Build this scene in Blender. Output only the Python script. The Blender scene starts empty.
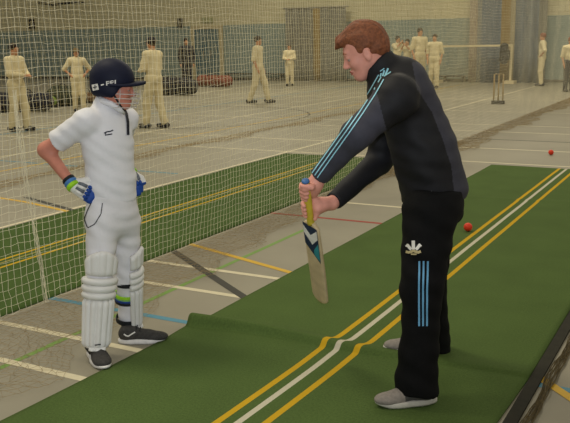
import bpy, math, random
import numpy as np
from mathutils import Vector
from mathutils.bvhtree import BVHTree

# ------------------------------------------------------------------ camera model
F_PX = 816.0; TH = math.atan(170.6/816); RHO = 0.018; H = 1.6
YAW = math.radians(28.67)            # the view heads this far left of the lane direction (+Y)
CA, SA = math.cos(YAW), math.sin(YAW)
def cw(x, y, z=0.0):                 # right / ahead / up of the photographer -> world
    return np.array([x*CA - y*SA, x*SA + y*CA, z])
FW = np.array([0, math.cos(TH), -math.sin(TH)]); RT0 = np.array([1, 0, 0.]); UP0 = np.cross(RT0, FW)
RT = math.cos(RHO)*RT0 - math.sin(RHO)*UP0; UP = math.cos(RHO)*UP0 + math.sin(RHO)*RT0
EYE = np.array([0, 0, H])
def ray(px, py): return FW*F_PX + RT*(px-285) - UP*(py-211.5)
def P(px, py, Y):
    d = ray(px, py); p = EYE + d*(Y/d[1]); return cw(*p)
def G(px, py, z=0.0):
    d = ray(px, py); p = EYE + d*((z-H)/d[2]); return cw(*p)
FWw, RTw, UPw = cw(*FW), cw(*RT), cw(*UP)
def PX(p):                            # world -> pixel (n,3)
    v = np.asarray(p) - EYE; z = v@FWw
    return np.stack([285 + F_PX*(v@RTw)/z, 211.5 - F_PX*(v@UPw)/z], -1)

scene = bpy.context.scene
cam = bpy.data.objects.new('camera', bpy.data.cameras.new('camera'))
scene.collection.objects.link(cam); scene.camera = cam
cam.data.sensor_width = 36; cam.data.lens = 36*F_PX/570; cam.data.clip_end = 300
from mathutils import Matrix
M = Matrix(((RTw[0], UPw[0], -FWw[0], 0), (RTw[1], UPw[1], -FWw[1], 0), (RTw[2], UPw[2], -FWw[2], H), (0, 0, 0, 1)))
cam.matrix_world = M

# ------------------------------------------------------------------ world, lights, exposure
w = bpy.data.worlds.new('world'); scene.world = w; w.use_nodes = True
w.node_tree.nodes['Background'].inputs[0].default_value = (1.0, 0.95, 0.80, 1)
w.node_tree.nodes['Background'].inputs[1].default_value = 0.36
def area(name, loc, rot, size, power, col):
    l = bpy.data.lights.new(name, 'AREA'); l.energy = power; l.color = col; l.shape = 'RECTANGLE'
    l.size, l.size_y = size
    o = bpy.data.objects.new(name, l); scene.collection.objects.link(o); o.location = loc; o.rotation_euler = rot
    return o
for lx in (-14.0, -5.0, 3.0):
    for ly in (3.0, 12.0, 23.0):
        area('hall_lamp', (lx, ly, 7.2), (0, 0, 0), (2.4, 1.2), (230, 230, 70)[int((lx+14)//8.5)] if ly < 20 else 330, (1.0, 0.91, 0.70))
fl = bpy.data.lights.new('camera_flash', 'SPOT'); fl.energy = 210; fl.color = (0.86, 0.92, 1.0)
fl.shadow_soft_size = 0.04; fl.spot_size = math.radians(62); fl.spot_blend = 0.9
flo = bpy.data.objects.new('camera_flash', fl); scene.collection.objects.link(flo)
flo.location = cw(-0.05, 0, H+0.12)
_t = Vector(P(130, 190, 4.0)) - Vector(flo.location)
flo.rotation_euler = _t.to_track_quat('-Z', 'Y').to_euler()
scene.view_settings.view_transform = 'Standard'; scene.view_settings.look = 'None'
scene.view_settings.gamma = 1.0; scene.view_settings.use_curve_mapping = False
scene.view_settings.exposure = 0.0

# ------------------------------------------------------------------ materials
MATS = {}
def srgb(c): return tuple((x/255/12.92 if x/255 <= .04045 else ((x/255+.055)/1.055)**2.4) for x in c)
def mat(name, rgb, rough=0.8, var=0.12, scale=20, bump=0.0, bscale=200, spec=0.3, metal=0, sheen=0):
    if name in MATS: return MATS[name]
    m = bpy.data.materials.new(name); m.use_nodes = True; MATS[name] = m
    nt = m.node_tree; b = nt.nodes['Principled BSDF']
    tc = nt.nodes.new('ShaderNodeTexCoord'); n = nt.nodes.new('ShaderNodeTexNoise')
    n.inputs['Scale'].default_value = scale; n.inputs['Detail'].default_value = 4
    nt.links.new(tc.outputs['Object'], n.inputs['Vector'])
    r = nt.nodes.new('ShaderNodeValToRGB'); c = srgb(rgb)
    r.color_ramp.elements[0].position = .3; r.color_ramp.elements[1].position = .7
    r.color_ramp.elements[0].color = tuple(x*(1-var) for x in c)+(1,)
    r.color_ramp.elements[1].color = tuple(min(1, x*(1+var)) for x in c)+(1,)
    nt.links.new(n.outputs['Fac'], r.inputs['Fac']); nt.links.new(r.outputs['Color'], b.inputs['Base Color'])
    b.inputs['Roughness'].default_value = rough; b.inputs['Specular IOR Level'].default_value = spec
    b.inputs['Metallic'].default_value = metal
    if sheen: b.inputs['Sheen Weight'].default_value = sheen
    if bump:
        n2 = nt.nodes.new('ShaderNodeTexNoise'); n2.inputs['Scale'].default_value = bscale; n2.inputs['Detail'].default_value = 3
        nt.links.new(tc.outputs['Object'], n2.inputs['Vector'])
        bm = nt.nodes.new('ShaderNodeBump'); bm.inputs['Strength'].default_value = bump; bm.inputs['Distance'].default_value = .01
        nt.links.new(n2.outputs['Fac'], bm.inputs['Height']); nt.links.new(bm.outputs['Normal'], b.inputs['Normal'])
    return m

# ------------------------------------------------------------------ object helpers
def link(o, parent=None):
    scene.collection.objects.link(o)
    if parent is not None: o.parent = parent
    return o
def mesh_obj(name, V, Fc, mats, parent=None, base=None, midx=None, smooth=True, uv=None):
    V = np.asarray(V, dtype=float)
    if base is None: base = np.array(parent['_base'] if parent is not None and '_base' in parent.keys() else (0, 0, 0.))
    me = bpy.data.meshes.new(name)
    if isinstance(Fc, np.ndarray) and Fc.ndim == 2:
        nv, nf, k = len(V), len(Fc), Fc.shape[1]
        me.vertices.add(nv); me.vertices.foreach_set('co', (V-base).astype(np.float32).ravel())
        me.loops.add(nf*k); me.loops.foreach_set('vertex_index', Fc.astype(np.int32).ravel())
        me.polygons.add(nf); me.polygons.foreach_set('loop_start', np.arange(0, nf*k, k, dtype=np.int32))
        me.update(calc_edges=True)
    else:
        me.from_pydata([tuple(v) for v in (V-base)], [], [tuple(int(i) for i in f) for f in Fc])
    if not isinstance(mats, (list, tuple)): mats = [mats]
    for m in mats: me.materials.append(m)
    if midx is not None: me.polygons.foreach_set('material_index', np.asarray(midx, dtype=np.int32))
    me.polygons.foreach_set('use_smooth', np.full(len(me.polygons), smooth))
    if uv is not None:
        l = me.uv_layers.new(name='UVMap'); idx = np.zeros(len(me.loops), np.int32); me.loops.foreach_get('vertex_index', idx)
        l.data.foreach_set('uv', np.asarray(uv, dtype=np.float32)[idx].ravel())
    me.update(); me.validate()
    o = bpy.data.objects.new(name, me)
    link(o, parent)
    if parent is None:
        o.location = base
    o['_base'] = tuple(float(x) for x in base)
    return o
def tag(o, label=None, cat=None, group=None, kind=None):
    if label: o['label'] = label
    if cat: o['category'] = cat
    if group: o['group'] = group
    if kind: o['kind'] = kind
    return o
def empty(name, loc, label, cat, group=None):
    o = bpy.data.objects.new(name, None); o.empty_display_size = .1; link(o); o.location = tuple(loc)
    o['_base'] = tuple(float(x) for x in loc); return tag(o, label, cat, group)

class MB:                              # collects simple solids into one mesh
    def __init__(s): s.V = []; s.F = []; s.M = []; s.mi = 0
    def add(s, V, Fc):
        k = len(s.V); s.V += [tuple(map(float, v)) for v in V]; s.F += [tuple(i+k for i in f) for f in Fc]; s.M += [s.mi]*len(Fc)
        return s
    def box(s, c, d, R=None):
        c = np.array(c); d = np.array(d)/2; R = np.eye(3) if R is None else R
        V = [c + R@(d*np.array(q)) for q in ((-1,-1,-1),(1,-1,-1),(1,1,-1),(-1,1,-1),(-1,-1,1),(1,-1,1),(1,1,1),(-1,1,1))]
        return s.add(V, [(0,3,2,1),(4,5,6,7),(0,1,5,4),(1,2,6,5),(2,3,7,6),(3,0,4,7)])
    def tube(s, pts, r, n=8, cap=True, flat=None):
        pts = [np.array(p, float) for p in pts]; rs = r if isinstance(r, (list, tuple, np.ndarray)) else [r]*len(pts)
        V = []; prev = None
        for i, p in enumerate(pts):
            t = pts[min(i+1, len(pts)-1)] - pts[max(i-1, 0)]; t = t/(np.linalg.norm(t)+1e-9)
            if prev is None:
                a = np.array([0, 0, 1.]) if abs(t[2]) < .9 else np.array([1., 0, 0])
            else: a = prev
            u = a - t*(a@t); u /= np.linalg.norm(u); v = np.cross(t, u); prev = u
            for k in range(n):
                q = 2*math.pi*k/n; V.append(p + rs[i]*(math.cos(q)*u + math.sin(q)*v))
        Fc = []
        for i in range(len(pts)-1):
            for k in range(n):
                Fc.append((i*n+k, i*n+(k+1) % n, (i+1)*n+(k+1) % n, (i+1)*n+k))
        if cap: Fc += [tuple(range(n))[::-1], tuple((len(pts)-1)*n+k for k in range(n))]
        return s.add(V, Fc)
    def build(s, name, mats, parent=None, base=None, smooth=False):
        return mesh_obj(name, s.V, s.F, mats, parent, base, s.M if isinstance(mats, (list, tuple)) else None, smooth)

# ------------------------------------------------------------------ smooth solids (distance fields meshed once)
def N(v): v = np.asarray(v, float); return v/np.linalg.norm(v)
def cone(a, b, ra, rb, k=.02, flat=None, cut=None, sub=False):
    return dict(t='c', a=np.array(a, float), b=np.array(b, float), ra=ra, rb=rb, k=k, flat=flat, cut=cut, sub=sub)
def ell(c, r, R=None, k=.02, cut=None, sub=False):
    return dict(t='e', c=np.array(c, float), r=np.array(r, float), R=np.eye(3) if R is None else np.array(R), k=k, cut=cut, sub=sub)
def pdist(p, q):
    if p['t'] == 'c':
        a, b, ra, rb = p['a'], p['b'], p['ra'], p['rb']; x = q - a; ab = b - a
        if p['flat'] is not None:
            n, s = p['flat']; n = N(n)
            x = x + (x@n)[..., None]*n*(s-1); ab = ab + (ab@n)*n*(s-1)
        h = np.clip((x@ab)/(ab@ab+1e-12), 0, 1)
        d = np.linalg.norm(x - h[..., None]*ab, axis=-1) - (ra + (rb-ra)*h)
        if p['flat'] is not None and p['flat'][1] > 1: d = d/math.sqrt(p['flat'][1])
    else:
        x = (q - p['c'])@p['R']
        k0 = np.linalg.norm(x/p['r'], axis=-1); k1 = np.linalg.norm(x/(p['r']**2), axis=-1)+1e-9
        d = k0*(k0-1)/k1
    if p['cut']:
        for pt, n in p['cut']: d = np.maximum(d, (q-np.array(pt))@N(n))
    return d
def pbb(p):
    if p['t'] == 'c':
        r = max(p['ra'], p['rb']); return np.minimum(p['a'], p['b'])-r, np.maximum(p['a'], p['b'])+r
    r = p['r'].max(); return p['c']-r, p['c']+r
def sdf_mesh(prims, h=.006, fold=None):
    lo = np.min([pbb(p)[0] for p in prims if not p['sub']], 0)-4*h; hi = np.max([pbb(p)[1] for p in prims if not p['sub']], 0)+4*h
    n = np.ceil((hi-lo)/h).astype(int)+1
    Fd = np.full(tuple(n), 1.0, np.float32)
    ax = [lo[i]+h*np.arange(n[i]) for i in range(3)]
    for p in prims:
        a, b = pbb(p); pad = max(p['k'], .01)*1.5+3*h
        i0 = np.clip(((a-pad-lo)/h).astype(int), 0, n-1); i1 = np.clip(((b+pad-lo)/h).astype(int)+2, 1, n)
        sl = tuple(slice(i0[j], i1[j]) for j in range(3))
        q = np.stack(np.meshgrid(*[ax[j][sl[j]] for j in range(3)], indexing='ij'), -1)
        if q.size == 0: continue
        d = pdist(p, q).astype(np.float32); f = Fd[sl]; k = p['k']
        if p['sub']:
            d = -d; hh = np.maximum(k-np.abs(f-d), 0)/k; Fd[sl] = np.maximum(f, d)+hh*hh*k*.25
        else:
            hh = np.maximum(k-np.abs(f-d), 0)/k; Fd[sl] = np.minimum(f, d)-hh*hh*k*.25
    # surface nets
    s = Fd < 0
    c = np.zeros(tuple(n-1), np.int8)
    for dx in (0, 1):
        for dy in (0, 1):
            for dz in (0, 1):
                c += s[dx:n[0]-1+dx, dy:n[1]-1+dy, dz:n[2]-1+dz]
    act = (c > 0) & (c < 8); I = np.argwhere(act)
    idx = -np.ones(tuple(n-1), np.int64); idx[act] = np.arange(len(I))
    acc = np.zeros((len(I), 3)); cnt = np.zeros(len(I))
    for axis in range(3):
        o1, o2 = [j for j in range(3) if j != axis]
        for u in (0, 1):
            for v in (0, 1):
                off = np.zeros(3, int); off[o1] = u; off[o2] = v; A = I+off; B = A.copy(); B[:, axis] += 1
                fa = Fd[A[:, 0], A[:, 1], A[:, 2]]; fb = Fd[B[:, 0], B[:, 1], B[:, 2]]
                m = (fa < 0) != (fb < 0); t = np.zeros(len(I)); t[m] = fa[m]/(fa[m]-fb[m])
                pos = A.astype(float); pos[:, axis] += t
                acc[m] += pos[m]; cnt[m] += 1
    V = lo + h*(acc/cnt[:, None])
    Q = []
    for axis in range(3):
        o1, o2 = [(1, 2), (2, 0), (0, 1)][axis]
        sl1 = [slice(None)]*3; sl2 = [slice(None)]*3; sl1[axis] = slice(0, -1); sl2[axis] = slice(1, None)
        a, b = s[tuple(sl1)], s[tuple(sl2)]
        for flip, mm in ((False, a & ~b), (True, ~a & b)):
            E = np.argwhere(mm); E = E[(E[:, o1] > 0) & (E[:, o2] > 0) & (E[:, o1] < n[o1]-1) & (E[:, o2] < n[o2]-1)]
            if not len(E): continue
            def g(u, v):
                t = E.copy(); t[:, o1] -= u; t[:, o2] -= v; return idx[t[:, 0], t[:, 1], t[:, 2]]
            q = np.stack([g(0, 0), g(1, 0), g(1, 1), g(0, 1)], 1)
            Q.append(q[:, ::-1] if flip else q)
    Q = np.concatenate(Q); Q = Q[(Q >= 0).all(1)]
    # laplacian touch
    for _ in range(1):
        S = np.zeros_like(V); C = np.zeros(len(V))
        for a, b in ((0, 1), (1, 2), (2, 3), (3, 0)):
            np.add.at(S, Q[:, a], V[Q[:, b]]); np.add.at(S, Q[:, b], V[Q[:, a]])
            np.add.at(C, Q[:, a], 1); np.add.at(C, Q[:, b], 1)
        V = V*.5 + .5*S/np.maximum(C, 1)[:, None]
    if fold is not None:
        nr = vnorm(V, Q); V = V + nr*fold(V)[:, None]
    return V, Q
def vnorm(V, Q):
    fn = np.cross(V[Q[:, 2]]-V[Q[:, 0]], V[Q[:, 3]]-V[Q[:, 1]])
    nr = np.zeros_like(V)
    for j in range(4): np.add.at(nr, Q[:, j], fn)
    return nr/(np.linalg.norm(nr, axis=1)+1e-12)[:, None]
def folds(A=.004, k=34, d=(.3, .2, 1), seed=0):
    d = N(d); e = N(np.cross(d, (0.3, 1, .2))); g = np.cross(d, e)
    def f(V):
        a, b, c = V@d, V@e, V@g
        return A*(np.sin(k*a+2.2*np.sin(9*b+seed)+1.5*np.sin(13*c+2*seed))*(.5+.5*np.sin(7*b+5*c+seed)) + .5*np.sin(2.3*k*a*.6+3*np.sin(11*c+seed)+17*b))
    return f
def facec(V, Q): return V[Q].mean(1)
def inpoly(p, poly):
    x, y = p[:, 0], p[:, 1]; r = np.zeros(len(p), bool); n = len(poly)
    for i in range(n):
        x1, y1 = poly[i]; x2, y2 = poly[(i+1) % n]
        c = ((y1 > y) != (y2 > y)); r ^= c & (x < (x2-x1)*(y-y1)/((y2-y1)+1e-9)+x1)
    return r
def bvh(V, Q): return BVHTree.FromPolygons([Vector(v) for v in V], [tuple(map(int, q)) for q in Q])
def hit(B, px, py, off=.002):
    d = P(px, py, 5.0) - EYE; d = Vector(d).normalized()
    loc, nr, i, dist = B.ray_cast(Vector(EYE), d)
    if loc is None: return None
    if nr.dot(d) > 0: nr = -nr
    return np.array(loc + nr*off)
def strip(B, pts, w, off=.002, n=None):   # a sewn-on ribbon following a line over cloth; w = width in photo pixels
    pts = np.array(pts, float); L = np.r_[0, np.cumsum(np.linalg.norm(np.diff(pts, axis=0), axis=1))]
    n = n or max(4, int(L[-1]/2)); t = np.linspace(0, L[-1], n)
    X = np.stack([np.interp(t, L, pts[:, 0]), np.interp(t, L, pts[:, 1])], 1)
    T = np.gradient(X, axis=0); T /= np.linalg.norm(T, axis=1)[:, None]; Nn = np.stack([-T[:, 1], T[:, 0]], 1)
    V = []; Fc = []
    for x, m in zip(X, Nn):
        a = hit(B, *(x-m*w/2), off); b = hit(B, *(x+m*w/2), off)
        if a is None or b is None or np.linalg.norm(a-b) > .06: V.append(None); continue
        V.append((a, b))
    out = []; prev = None
    for v in V:
        if v is None: prev = None; continue
        i = len(out); out += [v[0], v[1]]
        if prev is not None and np.linalg.norm(out[prev]-v[0]) < .08: Fc.append((prev, prev+1, i+1, i))
        prev = i
    return out, Fc
def strips(B, lines, off=.002):
    V = []; Fc = []
    for pts, w in lines:
        v, f = strip(B, pts, w, off); k = len(V); V += v; Fc += [tuple(i+k for i in q) for q in f]
    return V, Fc
def decal(name, B, lines, m, parent, off=.0025, label=None):
    V, Fc = strips(B, lines, off)
    if not Fc: print('EMPTY DECAL', name); return None
    o = mesh_obj(name, V, Fc, m, parent, smooth=True)
    if label: o['label'] = label
    return o
def sdf_obj(name, prims, m, parent, h=.006, fold=None, label_fn=None, part_label=None):
    V, Q = sdf_mesh(prims, h, fold)
    o = mesh_obj(name, V, Q, m, parent, midx=None if label_fn is None else label_fn(facec(V, Q)))
    if part_label: o['label'] = part_label
    return o, V, Q

# ------------------------------------------------------------------ the hall
def line_mat(nt, x, lo, hi, col, prev):
    def mth(op, a, b):
        n = nt.nodes.new('ShaderNodeMath'); n.operation = op
        for i, v in enumerate((a, b)):
            if isinstance(v, (int, float)): n.inputs[i].default_value = v
            else: nt.links.new(v, n.inputs[i])
        return n.outputs[0]
    f = mth('MULTIPLY', mth('GREATER_THAN', x, lo), mth('LESS_THAN', x, hi))
    mx = nt.nodes.new('ShaderNodeMix'); mx.data_type = 'RGBA'; nt.links.new(f, mx.inputs[0])
    nt.links.new(prev, mx.inputs[6]); mx.inputs[7].default_value = srgb(col)+(1,)
    return mx.outputs[2]
def turf(name, rgb, lines, cross=()):
    m = bpy.data.materials.new(name); m.use_nodes = True; nt = m.node_tree; b = nt.nodes['Principled BSDF']
    uv = nt.nodes.new('ShaderNodeUVMap'); sp = nt.nodes.new('ShaderNodeSeparateXYZ'); nt.links.new(uv.outputs[0], sp.inputs[0])
    n = nt.nodes.new('ShaderNodeTexNoise'); n.inputs['Scale'].default_value = 90; n.inputs['Detail'].default_value = 5; n.inputs['Roughness'].default_value = .7
    nt.links.new(uv.outputs[0], n.inputs['Vector'])
    n3 = nt.nodes.new('ShaderNodeTexNoise'); n3.inputs['Scale'].default_value = 3; nt.links.new(uv.outputs[0], n3.inputs['Vector'])
    mix = nt.nodes.new('ShaderNodeMath'); mix.operation = 'ADD'; nt.links.new(n.outputs[0], mix.inputs[0]); ms = nt.nodes.new('ShaderNodeMath'); ms.operation = 'MULTIPLY_ADD'; ms.inputs[1].default_value = .3; ms.inputs[2].default_value = .35; nt.links.new(n3.outputs[0], ms.inputs[0]); nt.links.new(ms.outputs[0], mix.inputs[1])
    r = nt.nodes.new('ShaderNodeValToRGB'); r.color_ramp.elements[0].position = .75; r.color_ramp.elements[1].position = 1.25
    mr = nt.nodes.new('ShaderNodeMapRange'); mr.inputs[1].default_value = .6; mr.inputs[2].default_value = 1.4; nt.links.new(mix.outputs[0], mr.inputs[0])
    r.color_ramp.elements[0].position = .2; r.color_ramp.elements[1].position = .8
    c = srgb(rgb); r.color_ramp.elements[0].color = tuple(x*.75 for x in c)+(1,); r.color_ramp.elements[1].color = tuple(x*1.25 for x in c)+(1,)
    nt.links.new(mr.outputs[0], r.inputs[0]); out = r.outputs[0]
    for lo, hi, col in lines: out = line_mat(nt, sp.outputs[0], lo, hi, col, out)
    for lo, hi, col in cross: out = line_mat(nt, sp.outputs[1], lo, hi, col, out)
    nt.links.new(out, b.inputs['Base Color']); b.inputs['Roughness'].default_value = .95; b.inputs['Specular IOR Level'].default_value = .1
    bp = nt.nodes.new('ShaderNodeBump'); bp.inputs['Strength'].default_value = .35; bp.inputs['Distance'].default_value = .006
    n2 = nt.nodes.new('ShaderNodeTexNoise'); n2.inputs['Scale'].default_value = 250; nt.links.new(uv.outputs[0], n2.inputs['Vector'])
    nt.links.new(n2.outputs[0], bp.inputs['Height']); nt.links.new(bp.outputs[0], b.inputs['Normal'])
    return m

YW = 30.0                              # back wall, measured along the lanes
m_floor = mat('sports_floor', (136, 130, 112), .55, .10, 1.2, .05, 60, spec=.35)
LC = dict(white=(205, 195, 165), yellow=(200, 160, 40), blue=(75, 130, 150), red=(150, 50, 35), black=(50, 48, 40), green=(112, 146, 66))
m_line = {k: mat('line_paint_'+k, v, .6, .05) for k, v in LC.items()}
names = list(LC)
fb = MB()
fb.add([(-46, -6, 0), (9, -6, 0), (9, YW, 0), (-46, YW, 0), ], [(0, 1, 2, 3)])
def fline(pts, wd, col, z=.0012):
    fb.mi = 1+names.index(col); pts = [np.array(p, float) for p in pts]
    for a, b in zip(pts[:-1], pts[1:]):
        t = N(b-a); n = np.array([-t[1], t[0]])*wd/2
        fb.add([(*(a-n), z), (*(b-n), z), (*(b+n), z), (*(a+n), z)], [(0, 1, 2, 3)])
for y, col, x0, x1 in ((4.71, 'white', -3.75, -2.4), (4.25, 'white', -3.75, -2.4), (3.22, 'white', -3.9, -2.4), (2.80, 'white', -4.2, -2.4),
                       (3.70, 'blue', -3.9, -.3), (6.60, 'red', -6, 0), (7.34, 'white', -3.75, 2), (10.53, 'white', -12, 6), (11.9, 'white', -14, 6),
                       (15.2, 'white', -20, 8), (14.1, 'white', -7, 8), (18.0, 'white', -22, 8), (21.5, 'white', -24, 8), (13.0, 'black', -4.0, 8), (8.2, 'blue', -12, -6)):
    fline([(x0, y), (x1, y)], .05, col, .0011)
fline([(-5.68, -3), (-5.68, 28)], .045, 'white', .0014)
fline([(-3.15, 1.5), (-3.15, 6.2)], .04, 'green', .0010)
fline([(-6.6, 6.25), (-5.2, 5.78), (-4.4, 5.45), (-3.64, 4.95), (-2.5, 4.16)], .06, 'black', .0016)
fline([(-7.6, 6.2), (-6.4, 6.05), (-5.2, 5.75), (-4.4, 5.48), (-3.57, 5.2), (-2.4, 4.80)], .05, 'yellow', .0018)
fline([(-.9, 3.99), (-.68, 3.77), (-.53, 3.62), (.4, 2.7)], .05, 'yellow', .0018)
for x in (-8.3, -9.4, -11.8, -12.6, -15.2): fline([(x, 1), (x, 28)], .05, ('white', 'blue', 'white', 'yellow', 'white')[int(-x) % 5], .0013)
arc = [(-10.5+2.6*math.cos(q), 15+2.6*math.sin(q)) for q in np.linspace(0, 2*math.pi, 40)]
fline(arc, .05, 'black', .0015)
floor = fb.build('floor', [m_floor]+[m_line[k] for k in names]); floor['kind'] = 'structure'

def WL(px, py, y=YW):                  # point of the back wall seen at a pixel
    d = cw(*ray(px, py)); p = EYE + d*(y/d[1]); return p
zs = (WL(60, 28)[2]+WL(300, 24.5)[2]+WL(460, 19)[2])/3
print('split z', zs, [WL(x, y)[2] for x, y in ((60, 28), (215, 27), (360, 23), (470, 19), (560, 16))], 'base', [WL(x, y)[2] for x, y in ((240, 82), (520, 80.7))])
def wall_mat():
    m = bpy.data.materials.new('painted_blockwork'); m.use_nodes = True; nt = m.node_tree; b = nt.nodes['Principled BSDF']
    g = nt.nodes.new('ShaderNodeTexCoord'); sp = nt.nodes.new('ShaderNodeSeparateXYZ'); nt.links.new(g.outputs['Object'], sp.inputs[0])
    n = nt.nodes.new('ShaderNodeTexNoise'); n.inputs['Scale'].default_value = .8; nt.links.new(g.outputs['Object'], n.inputs['Vector'])
    br = nt.nodes.new('ShaderNodeTexBrick'); cb = nt.nodes.new('ShaderNodeCombineXYZ'); nt.links.new(sp.outputs[0], cb.inputs[0]); nt.links.new(sp.outputs[2], cb.inputs[1])
    nt.links.new(cb.outputs[0], br.inputs['Vector']); br.inputs['Scale'].default_value = 1; br.inputs['Brick Width'].default_value = .44; br.inputs['Row Height'].default_value = .22
    br.inputs['Mortar Size'].default_value = .008
    br.inputs['Color1'].default_value = srgb((190, 182, 148))+(1,); br.inputs['Color2'].default_value = srgb((184, 176, 142))+(1,); br.inputs['Mortar'].default_value = srgb((160, 148, 112))+(1,)
    out = line_mat(nt, sp.outputs[2], -1, zs, (122, 136, 128), br.outputs['Color'])
    out = line_mat(nt, sp.outputs[2], -1, .10, (70, 64, 52), out)
    nt.links.new(out, b.inputs['Base Color']); b.inputs['Roughness'].default_value = .7
    return m
m_wall = wall_mat()
def struct(name, mb, m): o = mb.build(name, m); o['kind'] = 'structure'; return o
struct('wall_back', MB().box((-18.5, YW+.15, 4), (55, .3, 8)), m_wall)
struct('wall_left', MB().box((-46.15, 12, 4), (.3, 36.6, 8)), m_wall)

# door in the back wall
m_frame = mat('cream_frame_paint', (176, 162, 126), .5); m_door = mat('grey_blue_door_paint', (84, 104, 106), .5)
m_dark = mat('dark_plastic', (34, 32, 28), .5); m_metal = mat('grey_metal', (150, 145, 130), .35, metal=.6)
dl, dr = WL(194, 50)[0], WL(222, 50)[0]; dt = WL(208, 29)[2]
d = empty('door_1', ((dl+dr)/2, YW-.02, 0), 'grey double door in a cream frame in the back wall', 'door'); d['kind'] = 'structure'
for x in (dl, dr): MB().box((x, YW-.04, dt/2), (.16, .09, dt)).build('door_jamb', m_frame, d)
MB().box(((dl+dr)/2, YW-.04, dt+.07), (dr-dl+.16, .09, .14)).build('door_head', m_frame, d)
for s in (-1, 1):
    c = (dl+dr)/2+s*(dr-dl-.16)/4
    leaf = MB().box((c, YW-.03, dt/2), ((dr-dl-.16)/2-.015, .05, dt-.02)).build('door_leaf', m_door, d)
    MB().box((c-s*.15, YW-.07, 1.1), (.04, .04, .3)).build('door_handle', m_metal, leaf)
o = MB().box(WL(208, 20)+np.array([0, -.04, 0]), (.55, .06, .22)).build('exit_sign', [mat('exit_sign_face', (150, 150, 110), .5), m_dark]); tag(o, 'small pale sign mounted above the double door', 'sign')
def frame_box(name, px, py, wd, ht, label, cat):
    c = WL(px, py)+np.array([0, -.06, 0]); e = empty(name, c, label, cat); mb = MB()
    for s in (-1, 1): mb.box(c+np.array([s*wd/2, 0, 0]), (.07, .1, ht)).box(c+np.array([0, 0, s*ht/2]), (wd+.07, .1, .07))
    mb.build('box_frame', m_dark, e); MB().box(c+np.array([0, .02, 0]), (wd-.06, .03, ht-.06)).build('face_plate', mat('pale_plate', (160, 152, 125), .6), e)
frame_box('wall_box', 32.5, 24, .28, .38, 'small dark framed box high on the wall at far left', 'wall box')
frame_box('wall_box', 181, 23, .16, .32, 'narrow dark framed box on the wall left of the door', 'wall box')
# rail high on the left of the wall
a, b = WL(46, 3), WL(84, 2.5)
e = empty('basketball_bracket', (a+b)/2, 'dark folded wall bracket rail high up at far left', 'bracket')
off = np.array([0, -.5, 0]); MB().tube([a+off, (a+b)/2+off*1.6+np.array([0, 0, -.12]), b+off], .05, 8).build('rail', m_dark, e)
for q in (a, b): MB().tube([q, q+off], .04, 8).build('arm', m_dark, e)

# divider curtains hanging on the back wall
def curtain(x0, x1, zt, bands, label, y=YW-.35, name='divider_curtain'):
    c = np.array([(x0+x1)/2, y, 0]); e = empty(name, c, label, 'curtain')
    for (t0, t1, m, amp) in bands:
        a, b = x0+(x1-x0)*t0, x0+(x1-x0)*t1; n = max(8, int((b-a)/.04)); V = []; Fc = []
        for k, z in enumerate(np.linspace(.004, zt, 6)):
            for i in range(n+1):
                x = a+(b-a)*i/n; V.append((x, y+amp*math.sin(x*19+math.sin(x*5))+.02*math.sin(x*43), z))
        for k in range(5):
            for i in range(n): j = k*(n+1)+i; Fc.append((j, j+1, j+n+2, j+n+1))
        o = mesh_obj('curtain_panel', V, Fc, m, e); md = o.modifiers.new('s', 'SOLIDIFY'); md.thickness = .02
    MB().tube([(x0-.1, y, zt+.03), (x1+.1, y, zt+.03)], .03, 8).build('curtain_rail', m_metal, e)
    return e
m_cg = mat('grey_curtain', (118, 116, 104), .8, .06, 3); m_cb = mat('blue_grey_curtain', (104, 112, 118), .8, .06, 3); m_cy = mat('tan_curtain', (140, 118, 72), .8, .06, 3)
x0, x1 = WL(290, 45)[0], WL(350, 45)[0]
curtain(x0, x1, WL(320, 8.5)[2], [(0, .45, m_cg, .05), (.45, .57, m_cy, .05), (.57, 1, m_cg, .05)], 'grey curtain with a tan strip on the wall left of the coach')
x0, x1 = WL(472, 40)[0], WL(548, 40)[0]
curtain(x0, x1, 5.2, [(0, .10, mat('pink_grey_curtain', (140, 126, 112), .8), .03), (.10, .42, m_cb, .05), (.42, .54, m_cy, .04), (.54, .60, mat('pale_curtain', (150, 138, 108), .8), .03), (.60, .9, m_cb, .07), (.9, 1, m_cg, .05)], 'tall blue grey curtain with a brown strip behind the court net')

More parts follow.
